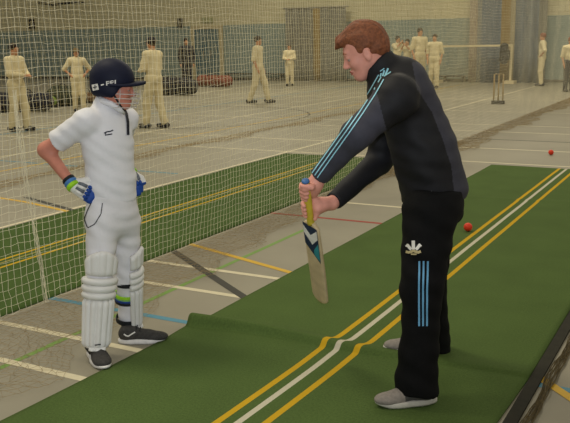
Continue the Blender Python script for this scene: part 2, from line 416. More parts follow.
# ------------------------------------------------------------------ practice mats
YEL, WHI = (190, 152, 34), (188, 182, 160)
def matgrid(name, x0, x1, y0, y1, mt, nx, ny, hump=None, shear=None, label=''):
    xs = np.linspace(x0, x1, nx); ys = np.concatenate([np.linspace(y0, y1, ny)])
    if hump: ys = np.unique(np.concatenate([ys, np.linspace(3.3, 4.1, 90)]))
    X, Y = np.meshgrid(xs, ys, indexing='ij'); Z = np.full_like(X, .010) + .0008*np.sin(X*3+Y*2.1)+.0005*np.sin(Y*5.3-X*4)
    U = X.copy(); 
    if hump: Z = Z + hump(X, Y)
    XX = X + (shear(X, Y) if shear else 0)
    V = np.stack([XX, Y, Z], -1).reshape(-1, 3); uv = np.stack([U, Y], -1).reshape(-1, 2)
    nxx, nyy = X.shape; i = np.arange(nxx*nyy).reshape(nxx, nyy)
    Q = np.stack([i[:-1, :-1], i[1:, :-1], i[1:, 1:], i[:-1, 1:]], -1).reshape(-1, 4)
    # rim down to the floor
    V2 = V.copy(); rim = np.concatenate([i[:, 0], i[-1, 1:], i[-2::-1, -1], i[0, -2:0:-1]])
    B = V[rim].copy(); B[:, 2] = .002; k = len(V); V = np.vstack([V, B]); uv = np.vstack([uv, uv[rim]]); m = len(rim)
    q2 = np.array([(rim[j], rim[(j+1) % m], k+(j+1) % m, k+j) for j in range(m)])[:, ::-1]
    o = mesh_obj(name, V, np.vstack([Q, q2]), mt, uv=uv, base=((x0+x1)/2, (y0+y1)/2, 0)); tag(o, label, 'mat', 'green batting mats'); return o
def hump(X, Y):
    t = (X+2.62)/1.9; yc = 3.66 + .02*np.sin(X*5) + .10*t; hh = .074*(1-.78*np.clip(t*1.25, 0, 1))
    d = Y-yc
    near = np.exp(-(np.abs(d)/.036)**3)*.8+.2*np.exp(-(d/.20)**2); far = np.exp(-(d/.09)**2)
    return hh*np.where(d < 0, near, far) + .006*np.exp(-((Y-8.3-.1*X)/.05)**2)
def shear(X, Y): return np.where(Y < 3.72, (Y-3.72)*.036, 0)
m_turf = turf('green_turf_lane', (76, 95, 49), [(-1.799, -1.766, YEL), (-1.716, -1.685, WHI), (-1.610, -1.577, YEL)])
matgrid('batting_mat', -2.62, -.74, .4, 10.3, m_turf, 50, 260, hump, shear, 'near green batting mat with a raised crease and yellow and white lines')
m_turf2 = turf('green_turf_lane_far', (66, 86, 41), [(-4.79, -4.762, YEL), (-4.715, -4.695, (150, 140, 80)), (-4.62, -4.592, YEL)])
matgrid('batting_mat', -5.60, -3.76, .4, 10.3, m_turf2, 20, 100, label='far green batting mat lying behind the net')
# rubber edging and bunched netting by the right edge
rng = np.random.default_rng(3)
m_netb = mat('dirty_netting', (146, 128, 94), .9, .2, 40)
mb = MB().box((-.708, 5.3, .006), (.055, 9.8, .012)); o = mb.build('mat_edging', mat('black_rubber', (38, 36, 26), .9, .2)); tag(o, 'dark rubber edging strip along the right edge of the near mat', 'edging')

# ------------------------------------------------------------------ nets
def strands(NV, r=.0015, keep=None, rh=None):
    """NV (nu,nv,3) grid of knots -> thin three-sided cords along every mesh line"""
    nu, nv = NV.shape[:2]
    idx = np.arange(nu*nv).reshape(nu, nv)
    E = np.concatenate([np.stack([idx[:-1], idx[1:]], -1).reshape(-1, 2), np.stack([idx[:, :-1], idx[:, 1:]], -1).reshape(-1, 2)])
    if keep is not None: E = E[keep(len(E))]
    Vt = NV.reshape(-1, 3); a, b = Vt[E[:, 0]], Vt[E[:, 1]]; t = b-a; t /= (np.linalg.norm(t, axis=1)+1e-9)[:, None]
    ref = np.where(np.abs(t[:, 2:3]) > .8, np.array([[1., 0, 0]]), np.array([[0, 0, 1.]]))
    u = np.cross(t, ref); u /= np.linalg.norm(u, axis=1)[:, None]; v = np.cross(t, u)
    rings = []
    if rh is not None: r = np.where(np.abs(t[:, 2:3]) > .6, r, rh)
    for q in range(3):
        c, s = math.cos(2.0944*q+.5), math.sin(2.0944*q+.5); o = r*(c*u+s*v); rings += [a+o, b+o]
    V = np.stack(rings, 1).reshape(-1, 3); k = np.arange(len(E))[:, None]*6
    Q = np.concatenate([k+np.array([[0, 1, 3, 2]]), k+np.array([[2, 3, 5, 4]]), k+np.array([[4, 5, 1, 0]])])
    return V, Q
def snoise(a, b, seed, f=1.0):
    return (np.sin(a*2.1*f+seed)+np.sin(b*3.3*f+1.7*seed+a*.7)+np.sin((a+b)*1.3*f+2.3*seed)+np.sin(a*5.1*f-b*4.1+seed*3)*.5)/3.5
def net(x, y0, y1, zt, cell, r, m, label, seed=1, amp=.05, skirt=None):
    ny = int((y1-y0)/cell); nz = int(zt/cell)
    Y, Z = np.meshgrid(y0+cell*np.arange(ny+1), .012+cell*np.arange(nz+1), indexing='ij')
    sag = .014*snoise(Y*1.6, Z*1.2, seed, 1.6)+.008*snoise(Y*4, Z*3, seed+2, 2)
    X = x + amp*snoise(Y*.8, Z*.5, seed+5)*np.clip(Z/.4, 0, 1)
    jit = rng.normal(0, .0035, X.shape)
    NV = np.stack([X, Y+.012*snoise(Z*2.2, Y*1.5, seed+9, 1.5)+jit, np.maximum(.006, Z+sag*np.clip(Z/.3, .2, 1)+rng.normal(0, .003, X.shape))], -1)
    e = empty('practice_net', (x, (y0+y1)/2, 0), label, 'net', 'practice nets')
    V, Q = strands(NV, r, rh=r*.62); mesh_obj('netting', V, Q, m, e, smooth=False)
    return e
m_net = mat('cream_net_cord', (232, 224, 196), .8, .15, 3)
n1 = net(-3.72, 1.6, 29.0, 3.4, .05, .00145, m_net, 'pale netting curtain hanging between the two green mats behind the boy', 1)
# doubled cord seam where two nets meet
mb = MB()
for k in range(5):
    pts = []
    for t in np.linspace(0, 1, 30):
        px = 14 + 34*t**1.15; py = 90+215*t
        g = G(47, 305); q = P(px, py, 4.92-.0*t)
        dd = cw(*ray(px, py)); tt = (-3.715-0)/dd[0]; q = EYE+dd*tt
        pts.append(q+np.array([.006*math.sin(9*t+k), .012*math.sin(23*t+k*2.1)+.006*(k-2), 0]))
    mb.tube(pts, .0022, 4)
mb.build('net_seam', m_net, n1)
# loose skirt of the net trailing over the floor
def skirt(parent, x, ya, yb, ext, m, seed, r=.0013, zz=.012, cell=.035, nx=20):
    ny = int((yb-ya)/cell)
    Yg, T = np.meshgrid(np.linspace(ya, yb, ny), np.linspace(0, 1, nx), indexing='ij')
    X = x + ext(Yg)*T*(1+.12*np.sin(Yg*7+seed)); Z = .006+zz*np.abs(snoise(Yg*9, T*5, seed, 2))+.03*np.exp(-((T-.93)/.08)**2)*np.abs(np.sin(Yg*3+seed))*.6
    NV = np.stack([X+rng.normal(0, .008, X.shape), Yg+rng.normal(0, .012, X.shape)+.05*np.sin(T*6+Yg*2), Z], -1)
    V, Q = strands(NV, r); o = mesh_obj('net_skirt', V, Q, m, parent, smooth=False); o['label'] = 'loose brownish netting bunched on the floor'
skirt(n1, -3.72, 1.7, 12.5, lambda y: np.interp(y, [1.7, 2.4, 3.8, 6.4, 9, 12.5], [1.0, .93, .66, .36, .25, .2]), m_netb, 1, .0010)
n2 = net(-7.6, 3.0, 28.0, 3.4, .06, .0016, mat('yellowish_net_cord', (196, 182, 138), .8, .1, 3), 'second yellowish netting curtain further back beyond the far mat', 4, .06)
skirt(n2, -7.6, 3.0, 20, lambda y: .30+.12*np.sin(y*2.3), m_netb, 5, .0024, .03, .07, 8)
# bunched pile of netting far down the main net and beside the near mat
def pile(x, ya, yb, wd, ht, label, seed, n=26):
    mb = MB(); r_ = np.random.default_rng(seed)
    for k in range(n):
        ph = r_.uniform(0, 6.28, 4); u = r_.uniform(-1, 1); L = np.linspace(ya, yb, int((yb-ya)/.07))
        zz = .012+ht*(1-u*u)*r_.uniform(.2, 1)
        pts = [(x+wd*u*.5+.25*wd*math.sin(y*9+ph[0])+.1*wd*math.sin(y*23+ph[1]), y, max(.007, zz*(.75+.25*math.sin(y*11+ph[2])+.1*math.sin(y*31+ph[3])))) for y in L]
        mb.tube(pts, .0028, 3)
    o = mb.build('net_bundle', mat('brown_netting', (98, 86, 58), .9, .25, 30)); tag(o, label, 'net'); return o
skirt(n1, -3.72, 9.0, 25, lambda y: .38+.10*np.sin(y*1.7), m_netb, 7, .0022, .035, .07, 9)
pile(-.645, 1.0, 7.5, .035, .02, 'thin brown netting bundle beside the near mat right edge', 2, 14)

# ------------------------------------------------------------------ people helpers
def headprims(o, fwd, up, s=1.0, shift=0.0, mouth=True):
    f = N(fwd); u = np.array(up, float); u = N(u-f*(u@f)); l = np.cross(u, f); R = np.stack([f, l, u], 1)
    o = np.array(o, float)
    def T(x, y, z): return o + s*(R@np.array([x, y, z]))
    E = lambda c, r, k=.015, sub=False, RR=None: ell(T(*c), np.array(r)*s, R if RR is None else RR, k*s, sub=sub)
    Cn = lambda a, b, ra, rb, k=.012, sub=False: cone(T(*a), T(*b), ra*s, rb*s, k*s, sub=sub)
    p = [E((-.010, 0, .028), (.094, .074, .086)), E((.028, 0, -.035), (.060, .056, .080), .03),
         E((.062, 0, -.100), (.024, .024, .019), .03)]
    for y in (-1, 1):
        p += [Cn((0, y*.052, -.055), (.055, y*.020, -.100), .016, .016, .03), E((.058, y*.036, -.038), (.024, .022, .022), .02)]
    p += [Cn((.078, -.030, .012), (.078, .030, .012), .014, .014, .02)]
    for y in (-1, 1): p += [E((.092, y*.032, -.012), (.013, .015, .009), .010, True), E((.082, y*.032, -.006), (.011, .015, .0075), .004)]
    p += [Cn((.088, 0, -.004), (.106, 0, -.040), .007, .0105, .014), E((.098, .011, -.045), (.010, .007, .007), .008), E((.098, -.011, -.045), (.010, .007, .007), .008)]
    p += [E((.084, 0, -.068), (.015, .022, .0065), .006), E((.082, 0, -.079), (.015, .019, .0065), .006), E((.098, 0, -.0735), (.010, .018, .0018), .004, True)]
    for y in (-1, 1):
        p += [E((.000, y*.075, -.022), (.017, .008, .029), .008), E((.004, y*.086, -.018), (.009, .006, .015), .006, True)]
    return p, T, R
def eyes(T, s, parent, iris=(60, 50, 40)):
    for y in (-1, 1):
        c = T(.0745, y*.032, -.014); V, Q = sdf_mesh([ell(c, np.array([.0110]*3)*s, k=.001)], .002)
        d = np.linalg.norm(facec(V, Q)-T(.0855, y*.031, -.016), axis=1)
        mesh_obj('eye', V, Q, [mat('eye_white', (165, 148, 138), .4), mat('iris', iris, .3)], parent, midx=(d < .0065*s).astype(int))  # eye white toned down: shade of the sockets is put into its colour
def hand_grip(C, ax, palm_dir, across, rad, s=1.0, thumb=1, wrist=None, loose=False):
    """fist closed round a rod: C centre on the rod, ax rod axis (towards little finger), palm_dir from rod to palm, across completes"""
    ax = N(ax); pd = N(palm_dir - ax*(np.array(palm_dir)@ax)); q = N(np.cross(ax, pd))*across
    C = np.array(C, float); p = []
    R1 = rad+.011*s
    # palm pad on the palm side, four fingers wrapping round
    p.append(cone(C+pd*(R1+.006)+ax*-.030*s, C+pd*(R1+.006)+ax*.030*s, .017*s, .016*s, .02, flat=None))
    for i, t in enumerate((-.032, -.011, .010, .029)):
        rf = (.0098, .0102, .0096, .0086)[i]*s; b = C+ax*t*s
        ang = [20, 62, 115, 165, 215, 250-8*i]
        if i == 3: ang = ang[:-1]
        if loose: ang = [20, 62, 110, 150, 190]
        pts = [b + (rad+rf*.95)*(math.cos(math.radians(g))*pd + math.sin(math.radians(g))*q) for g in ang]
        pts[1] = b + (rad+rf*1.25)*(math.cos(math.radians(ang[1]))*pd + math.sin(math.radians(ang[1]))*q)
        for a, c in zip(pts[:-1], pts[1:]): p.append(cone(a, c, rf, rf*.95, .004))
        p.append(cone(C+pd*(R1+.010)+ax*t*.8*s, pts[1], .012*s, rf*1.1, .010))
    # thumb leaves the side of the palm and closes from the other side
    th = [C+pd*(R1+.008)-ax*.018*s, C+pd*(rad*.5)-q*(rad+.016)*1.0-ax*.040*s, C-pd*(rad*.3)-q*(rad+.010)-ax*.046*s, C-pd*(rad+.009)-q*.004-ax*.050*s]
    if loose: th = [C+pd*(R1+.010)-ax*.016*s, C+pd*(R1+.004)-q*.022+ax*.002*s, C+pd*(rad+.008)-q*(rad+.006)+ax*.026*s, C+pd*(rad*.7)-q*(rad+.010)+ax*.046*s]
    for j, (a, c) in enumerate(zip(th[:-1], th[1:])): p.append(cone(a, c, (.014, .0115, .0105)[j]*s, (.0115, .0105, .009)[j]*s, .008))
    if wrist is not None:
        hb = C+pd*(R1+.012*s)
        p.append(cone(hb, wrist, .023*s, .024*s, .025, flat=(ax, .8)))
        p.append(ell(hb+ (np.array(wrist)-hb)*.3, (.03*s, .03*s, .026*s), k=.03))
    return p
def shoe(parent, heel, toe, w=.045, hgt=.075, mu=None, ms=None, ml=None, name='shoe', label=None, zb=.0, bow=False):
    heel = np.array(heel, float); toe = np.array(toe, float); heel[2] = toe[2] = 0; d = toe-heel; L = np.linalg.norm(d); f = d/L; l = np.array([-f[1], f[0], 0]); z = np.array([0, 0, 1.])
    R = np.stack([f, l, z], 1); o = heel+z*zb
    T = lambda x, y, h: o+f*x*L+l*y+z*h
    V, Q = sdf_mesh([ell(T(.20, 0, .052), (.052, w*.72, .045), R, .03), cone(T(.22, 0, .06), T(.62, 0, .040), w*.80, w*.72, .03), ell(T(.76, 0, .030), (.075, w*.95, .029), R, .03),
                     cone(T(.20, 0, .06), T(.22, 0, hgt+.015), w*.78, w*.78, .02, cut=[(T(.2, 0, hgt+.01), z)])], .005)
    V[:, 2] = np.maximum(V[:, 2], zb+.012)
    tt = ((facec(V, Q)-o)@f)/L
    up = mesh_obj(name, V, Q, mu, parent, midx=(tt < .56).astype(int) if isinstance(mu, list) else None)
    if label: up['label'] = label
    # sole
    n = 40; prof = []
    for k in range(n):
        q = 2*math.pi*k/n; x = .5+.515*math.cos(q); y = math.sin(q)*w*(1.0+.12*math.cos(q)-.16*math.cos(2*q)*0-.12*math.exp(-((x-.42)/.12)**2))
        prof.append((x, y))
    Vs = []; 
    for (h, sc) in ((.001, .97), (.008, 1.02), (.024, 1.0), (.027, .93)):
        Vs += [T(.5+(x-.5)*(1+(sc-1)*.5), y*sc, h+(.012*max(0, x-.8)/.2 if h < .02 else 0)) for x, y in prof]
    Fs = [tuple(range(n))[::-1], tuple(3*n+k for k in range(n))]
    for r_ in range(3): Fs += [(r_*n+k, r_*n+(k+1) % n, (r_+1)*n+(k+1) % n, (r_+1)*n+k) for k in range(n)]
    mesh_obj('sole', Vs, Fs, ms, up)
    if ml is not None:
        mb = MB()
        for k in range(5):
            x = .40+.065*k; hh = .094-.011*k
            mb.tube([T(x, -w*.55, hh-.012), T(x+.01, 0, hh+.004), T(x, w*.55, hh-.012)], .0028, 5)
        if bow: mb.tube([T(.38, 0, .098), T(.36, .035, .095), T(.42, .052, .075), T(.46, .03, .085)], .0025, 5).tube([T(.38, 0, .098), T(.36, -.035, .095), T(.42, -.052, .075)], .0025, 5)
        mb.build('laces', ml, up)
    return up, (V, Q)

# ------------------------------------------------------------------ the coach
m_skin = mat('skin_fair', (218, 152, 134), .55, .08, 30, spec=.35); m_lip = mat('lips', (170, 92, 80), .5)
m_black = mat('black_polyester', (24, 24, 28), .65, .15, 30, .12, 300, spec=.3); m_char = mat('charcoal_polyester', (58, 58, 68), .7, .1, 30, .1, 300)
m_trs = mat('black_tracksuit_cloth', (15, 15, 16), .85, .15, 30, .1, 300, spec=.15)
m_cyan = mat('pale_blue_ribbon', (150, 208, 226), .6); m_white = mat('white_thread', (225, 222, 215), .7)
SX = cw(1, 0, 0); SYd = cw(0, 1, 0); UZ = np.array([0, 0, 1.])       # photographer's right, ahead, up
base = cw(*(0.60, 3.66)); coach = empty('person', base, 'ginger haired coach in black tracksuit bending forward and holding the bat', 'person')
hs = 1.0
ho = P(364.5, 49, 3.62); hf = cw(-.92, .06, -.38); hu = cw(-.38, 0, .92)
hp, HT, HR = headprims(ho, hf, hu, hs)
nshL, nshR = P(397, 97, 3.44), P(388, 92, 3.80)
elL, wrL = P(357, 134, 3.38), P(318, 178, 3.50)
elR, wrR = P(380, 160, 3.86), P(332, 203, 3.60)
chest = P(405, 110, 3.62); belly = P(424, 155, 3.63); pelv = P(432, 195, 3.66)
hipL, hipR = P(431, 212, 3.55), P(432, 212, 3.78)
knL, knR = P(421, 300, 3.44), P(428, 295, 3.92)
anL, anR = P(420, 384, 3.42), P(428, 340, 4.02)
neckb = P(390, 76, 3.62)
# bat axis
butt = P(305.5, 181, 3.46); toe = P(321, 301, 3.84)
bax = N(toe-butt); BL = np.linalg.norm(toe-butt); print('bat length', BL)
hc1 = P(306.5, 192, 3.46)
def on_bat(t): return butt+bax*t
def bat_t(px, py):                    # parameter on the bat nearest to a pixel
    ts = np.linspace(0, BL, 400); q = PX(np.array([on_bat(t) for t in ts])); return ts[np.argmin((q[:, 1]-py)**2)]
t1, t2 = bat_t(0, 192), bat_t(0, 209)
print('grip t', t1, t2, PX(np.array([on_bat(t1), on_bat(t2)])))
t2 = max(t2, t1+.095)
C1, C2 = on_bat(t1), on_bat(t2)
g1 = hand_grip(C1, bax, N(wrL-C1), -1, .015, 1.02, wrist=wrL)
g2 = hand_grip(C2, bax, N(wrR-C2), -1, .015, 1.05, wrist=wrR, loose=True)
body = hp + [cone(HT(-.03, 0, -.05), neckb, .056, .062, .03), cone(neckb, chest, .065, .09, .03), cone(nshL, nshR, .045, .045, .02),
    cone(chest, belly, .09, .09, .03, flat=(SX, 1.15)), cone(belly, pelv, .09, .10, .03), cone(hipL, knL, .085, .055, .04), cone(knL, anL, .052, .036, .03),
    cone(hipR, knR, .085, .055, .04), cone(knR, anR, .052, .036, .03), cone(anL, anL+cw(-.10, -.02, -.04), .036, .03, .03), cone(anR, anR+cw(-.10, -.0, -.04), .036, .03, .03),
    cone(nshL, elL, .042, .038, .02), cone(elL, wrL, .036, .026, .02), cone(nshR, elR, .042, .038, .02), cone(elR, wrR, .038, .026, .03)] + g1 + g2
lipc = HT(.094, 0, -.073)
sdf_obj('body', body, [m_skin, m_lip], coach, .0045, label_fn=lambda c: (np.linalg.norm((c-lipc)@HR/np.array([.02, .022, .0095]), axis=1) < 1).astype(int))
eyes(HT, hs, coach, (70, 90, 110))
for y in (-1, 1): MB().tube([HT(.091, y*.014, .013), HT(.091, y*.030, .018), HT(.081, y*.048, .013)], [.003, .004, .002], 6).build('eyebrow', mat('ginger_brow', (150, 95, 62), .8), coach, smooth=True)
# hair: cropped sides, longer swept fringe
m_hair = mat('ginger_hair', (124, 72, 44), .65, .35, 90, .4, 120, spec=.4)
E_ = lambda c, r, k=.012, sub=False: ell(HT(*c), np.array(r)*hs, HR, k, sub=sub)
hair = [E_((-.014, 0, .028), (.099, .079, .092)), cone(HT(.0, -.005, .094), HT(.082, -.010, .072), .028, .022, .03), cone(HT(.082, -.010, .072), HT(.120, -.020, .032), .018, .008, .02),
        cone(HT(.0, .025, .095), HT(.088, .022, .068), .020, .012, .02), cone(HT(.03, -.03, .092), HT(.098, -.034, .056), .020, .012, .02), cone(HT(.090, -.015, .066), HT(.126, -.030, .026), .012, .005, .01),
        E_((-.065, 0, -.02), (.04, .066, .05), .03)]
hair += [E_((.11, 0, -.040), (.072, .09, .088), .010, True), E_((.035, 0, -.075), (.055, .11, .066), .012, True), E_((.082, .075, .005), (.046, .050, .052), .012, True), E_((-.005, .10, -.02), (.022, .035, .034), .008, True), E_((-.005, -.10, -.02), (.022, .035, .034), .008, True),
         E_((-.03, 0, -.115), (.12, .12, .055), .01, True)]
def hfold(V):
    q = (V-ho)@HR; return .0011*np.sin(260*q[:, 1]+40*q[:, 2]+6*np.sin(14*q[:, 0]))+.0012*np.sin(90*q[:, 1]+50*q[:, 0]+3*np.sin(40*q[:, 2]))
sdf_obj('hair', hair, m_hair, coach, .004, hfold)
# jacket
cutL = [(wrL+N(elL-wrL)*.012, wrL-elL)]; cutR = [(wrR+N(elR-wrR)*.015, wrR-elR)]
hemc = P(431, 200, 3.64)
jk = [cone(P(400, 92, 3.58), P(397, 92, 3.70), .10, .10, .06), cone(P(398, 88, 3.62), P(424, 152, 3.63), .122, .136, .06), cone(P(424, 150, 3.63), P(433, 190, 3.65), .136, .150, .05, cut=[(hemc, cw(.12, 0, -1))]),
      cone(P(403, 80, 3.62), P(430, 125, 3.62), .090, .07, .06), cone(P(436, 150, 3.60), P(449, 186, 3.62), .066, .070, .05, cut=[(hemc, cw(.12, 0, -1))]),
      cone(nshL, nshR, .088, .088, .06), cone(nshL, elL, .086, .062, .04), cone(elL, wrL, .062, .040, .03, cut=cutL), cone(elL, wrL, .046, .041, .01, cut=cutL),
      cone(nshR, elR, .085, .060, .04), cone(elR, wrR, .060, .042, .03, cut=cutR),
      cone(P(369, 50, 3.62), P(390, 80, 3.62), .069, .088, .03, cut=[(P(375.5, 60, 3.62), (SX*-.69+UZ*.72))])]
u_arm = N(elL-nshL)
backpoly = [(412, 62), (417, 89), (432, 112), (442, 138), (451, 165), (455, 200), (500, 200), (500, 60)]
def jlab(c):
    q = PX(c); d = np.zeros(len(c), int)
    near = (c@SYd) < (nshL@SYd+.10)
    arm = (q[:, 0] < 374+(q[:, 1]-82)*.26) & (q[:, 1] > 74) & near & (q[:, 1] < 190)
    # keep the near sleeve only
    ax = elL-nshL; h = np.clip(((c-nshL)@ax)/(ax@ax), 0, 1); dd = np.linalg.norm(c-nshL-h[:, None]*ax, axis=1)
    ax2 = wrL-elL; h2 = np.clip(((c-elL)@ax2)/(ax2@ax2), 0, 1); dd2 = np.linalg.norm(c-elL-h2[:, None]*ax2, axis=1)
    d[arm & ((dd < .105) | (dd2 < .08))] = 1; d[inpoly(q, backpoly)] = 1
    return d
jo, JV, JQ = sdf_obj('jacket', jk, [m_black, m_char], coach, .006, folds(.0026, 62, (.5, .1, 1), 2), jlab)
JB = bvh(JV, JQ)
arml = [(379, 75), (370.5, 90), (358, 109), (342.5, 131), (327.5, 152), (312.5, 173)]
decal('sleeve_stripes', JB, [([(x+o*1.0+o2, y+o*.9) for x, y in arml], 1.05) for o, o2 in ((0, 0), (2.5, 0), (5.0, 0))], m_cyan, jo, label='three pale blue stripes down the sleeve')
decal('chest_logo', JB, [([(380.5, 77.0), (381.5, 73.5)], 1.5), ([(383.0, 76.5), (384.5, 70.5)], 1.7), ([(385.6, 75.8), (388.2, 68.6)], 1.8), ([(384.5, 76.6), (391, 72.2)], 1.1), ([(380.3, 71.5), (384.5, 68.6)], 1.0)], m_cyan, jo, label='small pale blue three bar logo')
decal('zip_pull', JB, [([(427, 193), (432, 191.5)], 1.2)], m_white, jo)
# trousers
tr = [cone(P(433, 192, 3.65), P(434, 206, 3.66), .126, .126, .05, cut=[(P(431, 188, 3.64), UZ)]), cone(P(438, 200, 3.58), hipR, .112, .112, .05, cut=[(P(431, 188, 3.64), UZ)]), cone(P(430, 212, 3.54), P(422, 285, 3.46), .124, .092, .04, cut=[(P(431, 188, 3.64), UZ)]), cone(P(422, 285, 3.46), P(420, 345, 3.43), .092, .080, .03),
      cone(P(420, 345, 3.43), P(418, 392, 3.40), .078, .092, .03, cut=[(P(419, 390, 3.41), cw(-.15, 0, -1))]),
      cone(P(416, 352, 3.42), P(409, 384, 3.40), .06, .058, .05, cut=[(P(419, 390, 3.41), cw(-.15, 0, -1))]), cone(hipR, knR, .11, .084, .04), cone(knR, P(434, 348, 4.02), .09, .088, .03, cut=[(P(430, 350, 4.02), (0, 0, -1.))])]
to, TV, TQ = sdf_obj('trousers', tr, m_trs, coach, .007, folds(.0036, 50, (.6, .2, 1), 4)); TB = bvh(TV, TQ)
decal('leg_stripes', TB, [([(419.5+o, 261), (419.0+o*.95, 290), (419.2+o*.9, 326)], 1.8) for o in (0, 4.2, 8.4)], mat('leg_stripe_blue', (105, 165, 205), .6), to, label='three light blue stripes down the thigh')
crest = [([(414, 249.5), (413.8, 247), (413.6, 241.6)], 3.2), ([(411.8, 249.5), (409.8, 247.4), (407.8, 244.8)], 3.0), ([(416.2, 249.5), (418.2, 247.4), (420, 244.6)], 3.0), ([(412, 241.4), (415.2, 241.4)], 1.6), ([(406.4, 246.6), (408.4, 244)], 1.6), ([(419.2, 243.8), (421.4, 246.4)], 1.6)]
decal('crest_feathers', TB, crest, m_white, to, .003, 'white three feather crest')
decal('crest_scroll', TB, [([(406.5, 251.5), (410, 252.5), (414, 250.5), (418, 252.5), (421, 251.3)], 2.6), ([(411.5, 254), (417, 254)], 1.4)], mat('gold_thread', (196, 180, 135), .6), to, .004, 'pale gold scroll below the feathers')
m_gd = mat('dark_grey_mesh', (78, 76, 74), .8, .15, 60, .2, 300); m_gs = mat('grey_mesh_shoe', (140, 132, 125), .8, .15, 60, .2, 300); m_sole = mat('off_white_sole', (200, 195, 185), .6)
hN = G(437, 401); tN = G(377, 408)
shoe(coach, G(436, 404), G(376, 408.5), .048, .08, [m_gs, m_gd], m_sole, mat('grey_lace', (110, 104, 100), .8), label='grey running shoe of the near foot', zb=.012)
shoe(coach, G(443, 354), G(384, 352), .048, .08, [m_gs, m_gd], m_sole, mat('grey_lace', (110, 104, 100), .8), label='grey running shoe of the far foot', zb=.012)

# ------------------------------------------------------------------ the bat
m_wood = mat('willow_wood', (196, 176, 138), .6, .10, 25); m_grip = mat('yellow_rubber_grip', (198, 176, 56), .7)
batE = empty('cricket_bat', butt, 'willow cricket bat with yellow grip and dark blue sticker held by the coach', 'cricket bat')
tb = bat_t(0, 222); print('blade starts', tb)
wd = N(cw(.60, -.80, 0)); wd = N(wd-bax*(wd@bax)); nn = np.cross(bax, wd)
if nn@(EYE-butt) < 0: nn = -nn
MB().tube([on_bat(t) for t in np.linspace(0, tb+.01, 24)], [.0175]*2+[.0168+.0008*(k % 2) for k in range(22)], 14).build('grip', m_grip, batE, smooth=True)
MB().tube([on_bat(t) for t in (-.007, -.004, 0.004)], [.011, .017, .0185], 14).build('grip_cap', mat('blue_cap', (60, 100, 150), .5), batE, smooth=True)
prof = []; n = 40
V = []; rows = 46; hw = .051
for k in range(rows):
    t = k/(rows-1); s_ = tb + (BL-tb)*t
    shd = min(1, (t/.055))**.6; tw = hw*(.34+.66*shd); 
    if t > .93: tw *= math.sqrt(max(.0, 1-((t-.93)/.072)**2))*.9+.1
    th_ = (.012+.020*math.sin(min(1, t*1.15)*math.pi*.78))*(1 if t < .94 else 1-(t-.94)*5)
    for j in range(16):
        q = 2*math.pi*j/16; x = math.copysign(abs(math.cos(q))**.45, math.cos(q))*tw; y = math.sin(q)
        if y > 0: yy = abs(y)**.5*.009
        else: yy = -(abs(y)**.8)*(.007+th_*(1-abs(x)/max(tw, 1e-6)*.75))
        V.append(on_bat(s_)+wd*x+nn*yy)
Fc = [(r_*16+j, r_*16+(j+1) % 16, (r_+1)*16+(j+1) % 16, (r_+1)*16+j) for r_ in range(rows-1) for j in range(16)] + [tuple(range(16))[::-1], tuple((rows-1)*16+j for j in range(16))]
blade = mesh_obj('blade', V, Fc, m_wood, batE)
def patch(name, pts, m, off=.0105, parent=blade):        # flat sticker on the blade face: (t along bat, x across)
    V = [on_bat(tb+t)+wd*x+nn*off for t, x in pts]; return mesh_obj(name, V, [tuple(range(len(V)))], m, parent, smooth=False)
bl = BL-tb
patch('sticker', [(.03*bl, -.046), (.03*bl, .046), (.44*bl, .046), (.36*bl, 0), (.28*bl, -.046)], mat('sticker_navy', (28, 44, 72), .4))
patch('sticker_band', [(.06*bl, -.044), (.14*bl, 0), (.05*bl, .044), (.15*bl, .044), (.25*bl, .004), (.15*bl, -.044)], m_white, .0112)
patch('sticker_flash', [(.20*bl, .044), (.31*bl, .010), (.37*bl, .010), (.41*bl, .044)], mat('sticker_teal', (50, 140, 150), .4), .0112)

# ------------------------------------------------------------------ the boy
f_b = cw(.72, -.69, 0); r_b = cw(-.69, -.72, 0)
m_wh = mat('white_cotton', (226, 225, 229), .85, .03, 12, .15, 60, spec=.2); m_tw = mat('white_trouser_cloth', (222, 220, 223), .85, .03, 12, .15, 60, spec=.2)
boy = empty('person', cw(-.90, 4.12), 'boy in cricket whites and dark helmet standing with hands on hips', 'person')
bs = .90
bho = P(115, 86.5, 4.12); bhf = cw(.985, .04, -.08); bp, BT, BR = headprims(bho, bhf, (0, 0, 1.), bs)
bc = 4.14
shR, shL = P(86, 121, bc-.10), P(126, 119, bc+.12)
eR, wR = P(46, 150, bc-.04), P(72, 184, bc-.12)
eL, wL = P(117, 153, bc+.32), P(130, 172, bc+.17)
bneck = P(107, 108, bc); bch = P(107, 140, bc); bwa = P(109, 180, bc); bpe = P(111, 212, bc)
hR, hL = P(102, 220, bc-.07), P(124, 220, bc+.07)
kR, kL = P(99, 287, 4.03), P(127, 277, 4.24)
aR, aL = P(96, 342, 4.00), P(129, 322, 4.29)
def open_hand(w, tip, nrm, s=.9, thumbdir=None):
    w = np.array(w); d = N(np.array(tip)-w); nrm = N(np.array(nrm)-d*(np.array(nrm)@d)); l = np.cross(nrm, d); p = []
    p.append(cone(w, w+d*.05*s, .022*s, .030*s, .02, flat=(nrm, 1.6)))
    for i, y in enumerate((-.027, -.009, .009, .026)):
        L = (.062, .074, .070, .052)[i]*s; a = w+d*.075*s+l*y*s; b = a+d*L*.5+l*y*.15; c = b+d*L*.45-nrm*.022*s
        p += [cone(w+d*.02*s+l*y*.5*s, a, .014*s, .011*s, .012), cone(a, b, .0105*s, .0095*s, .005), cone(b, c, .0095*s, .0075*s, .004)]
    td = l*(1 if thumbdir is None else thumbdir); a = w+d*.025*s+td*.022*s; b = a+d*.03*s+td*.028*s; c = b+d*.034*s+td*.006*s
    p += [cone(a, b, .013*s, .0115*s, .012), cone(b, c, .011*s, .009*s, .005)]
    return p, l, d
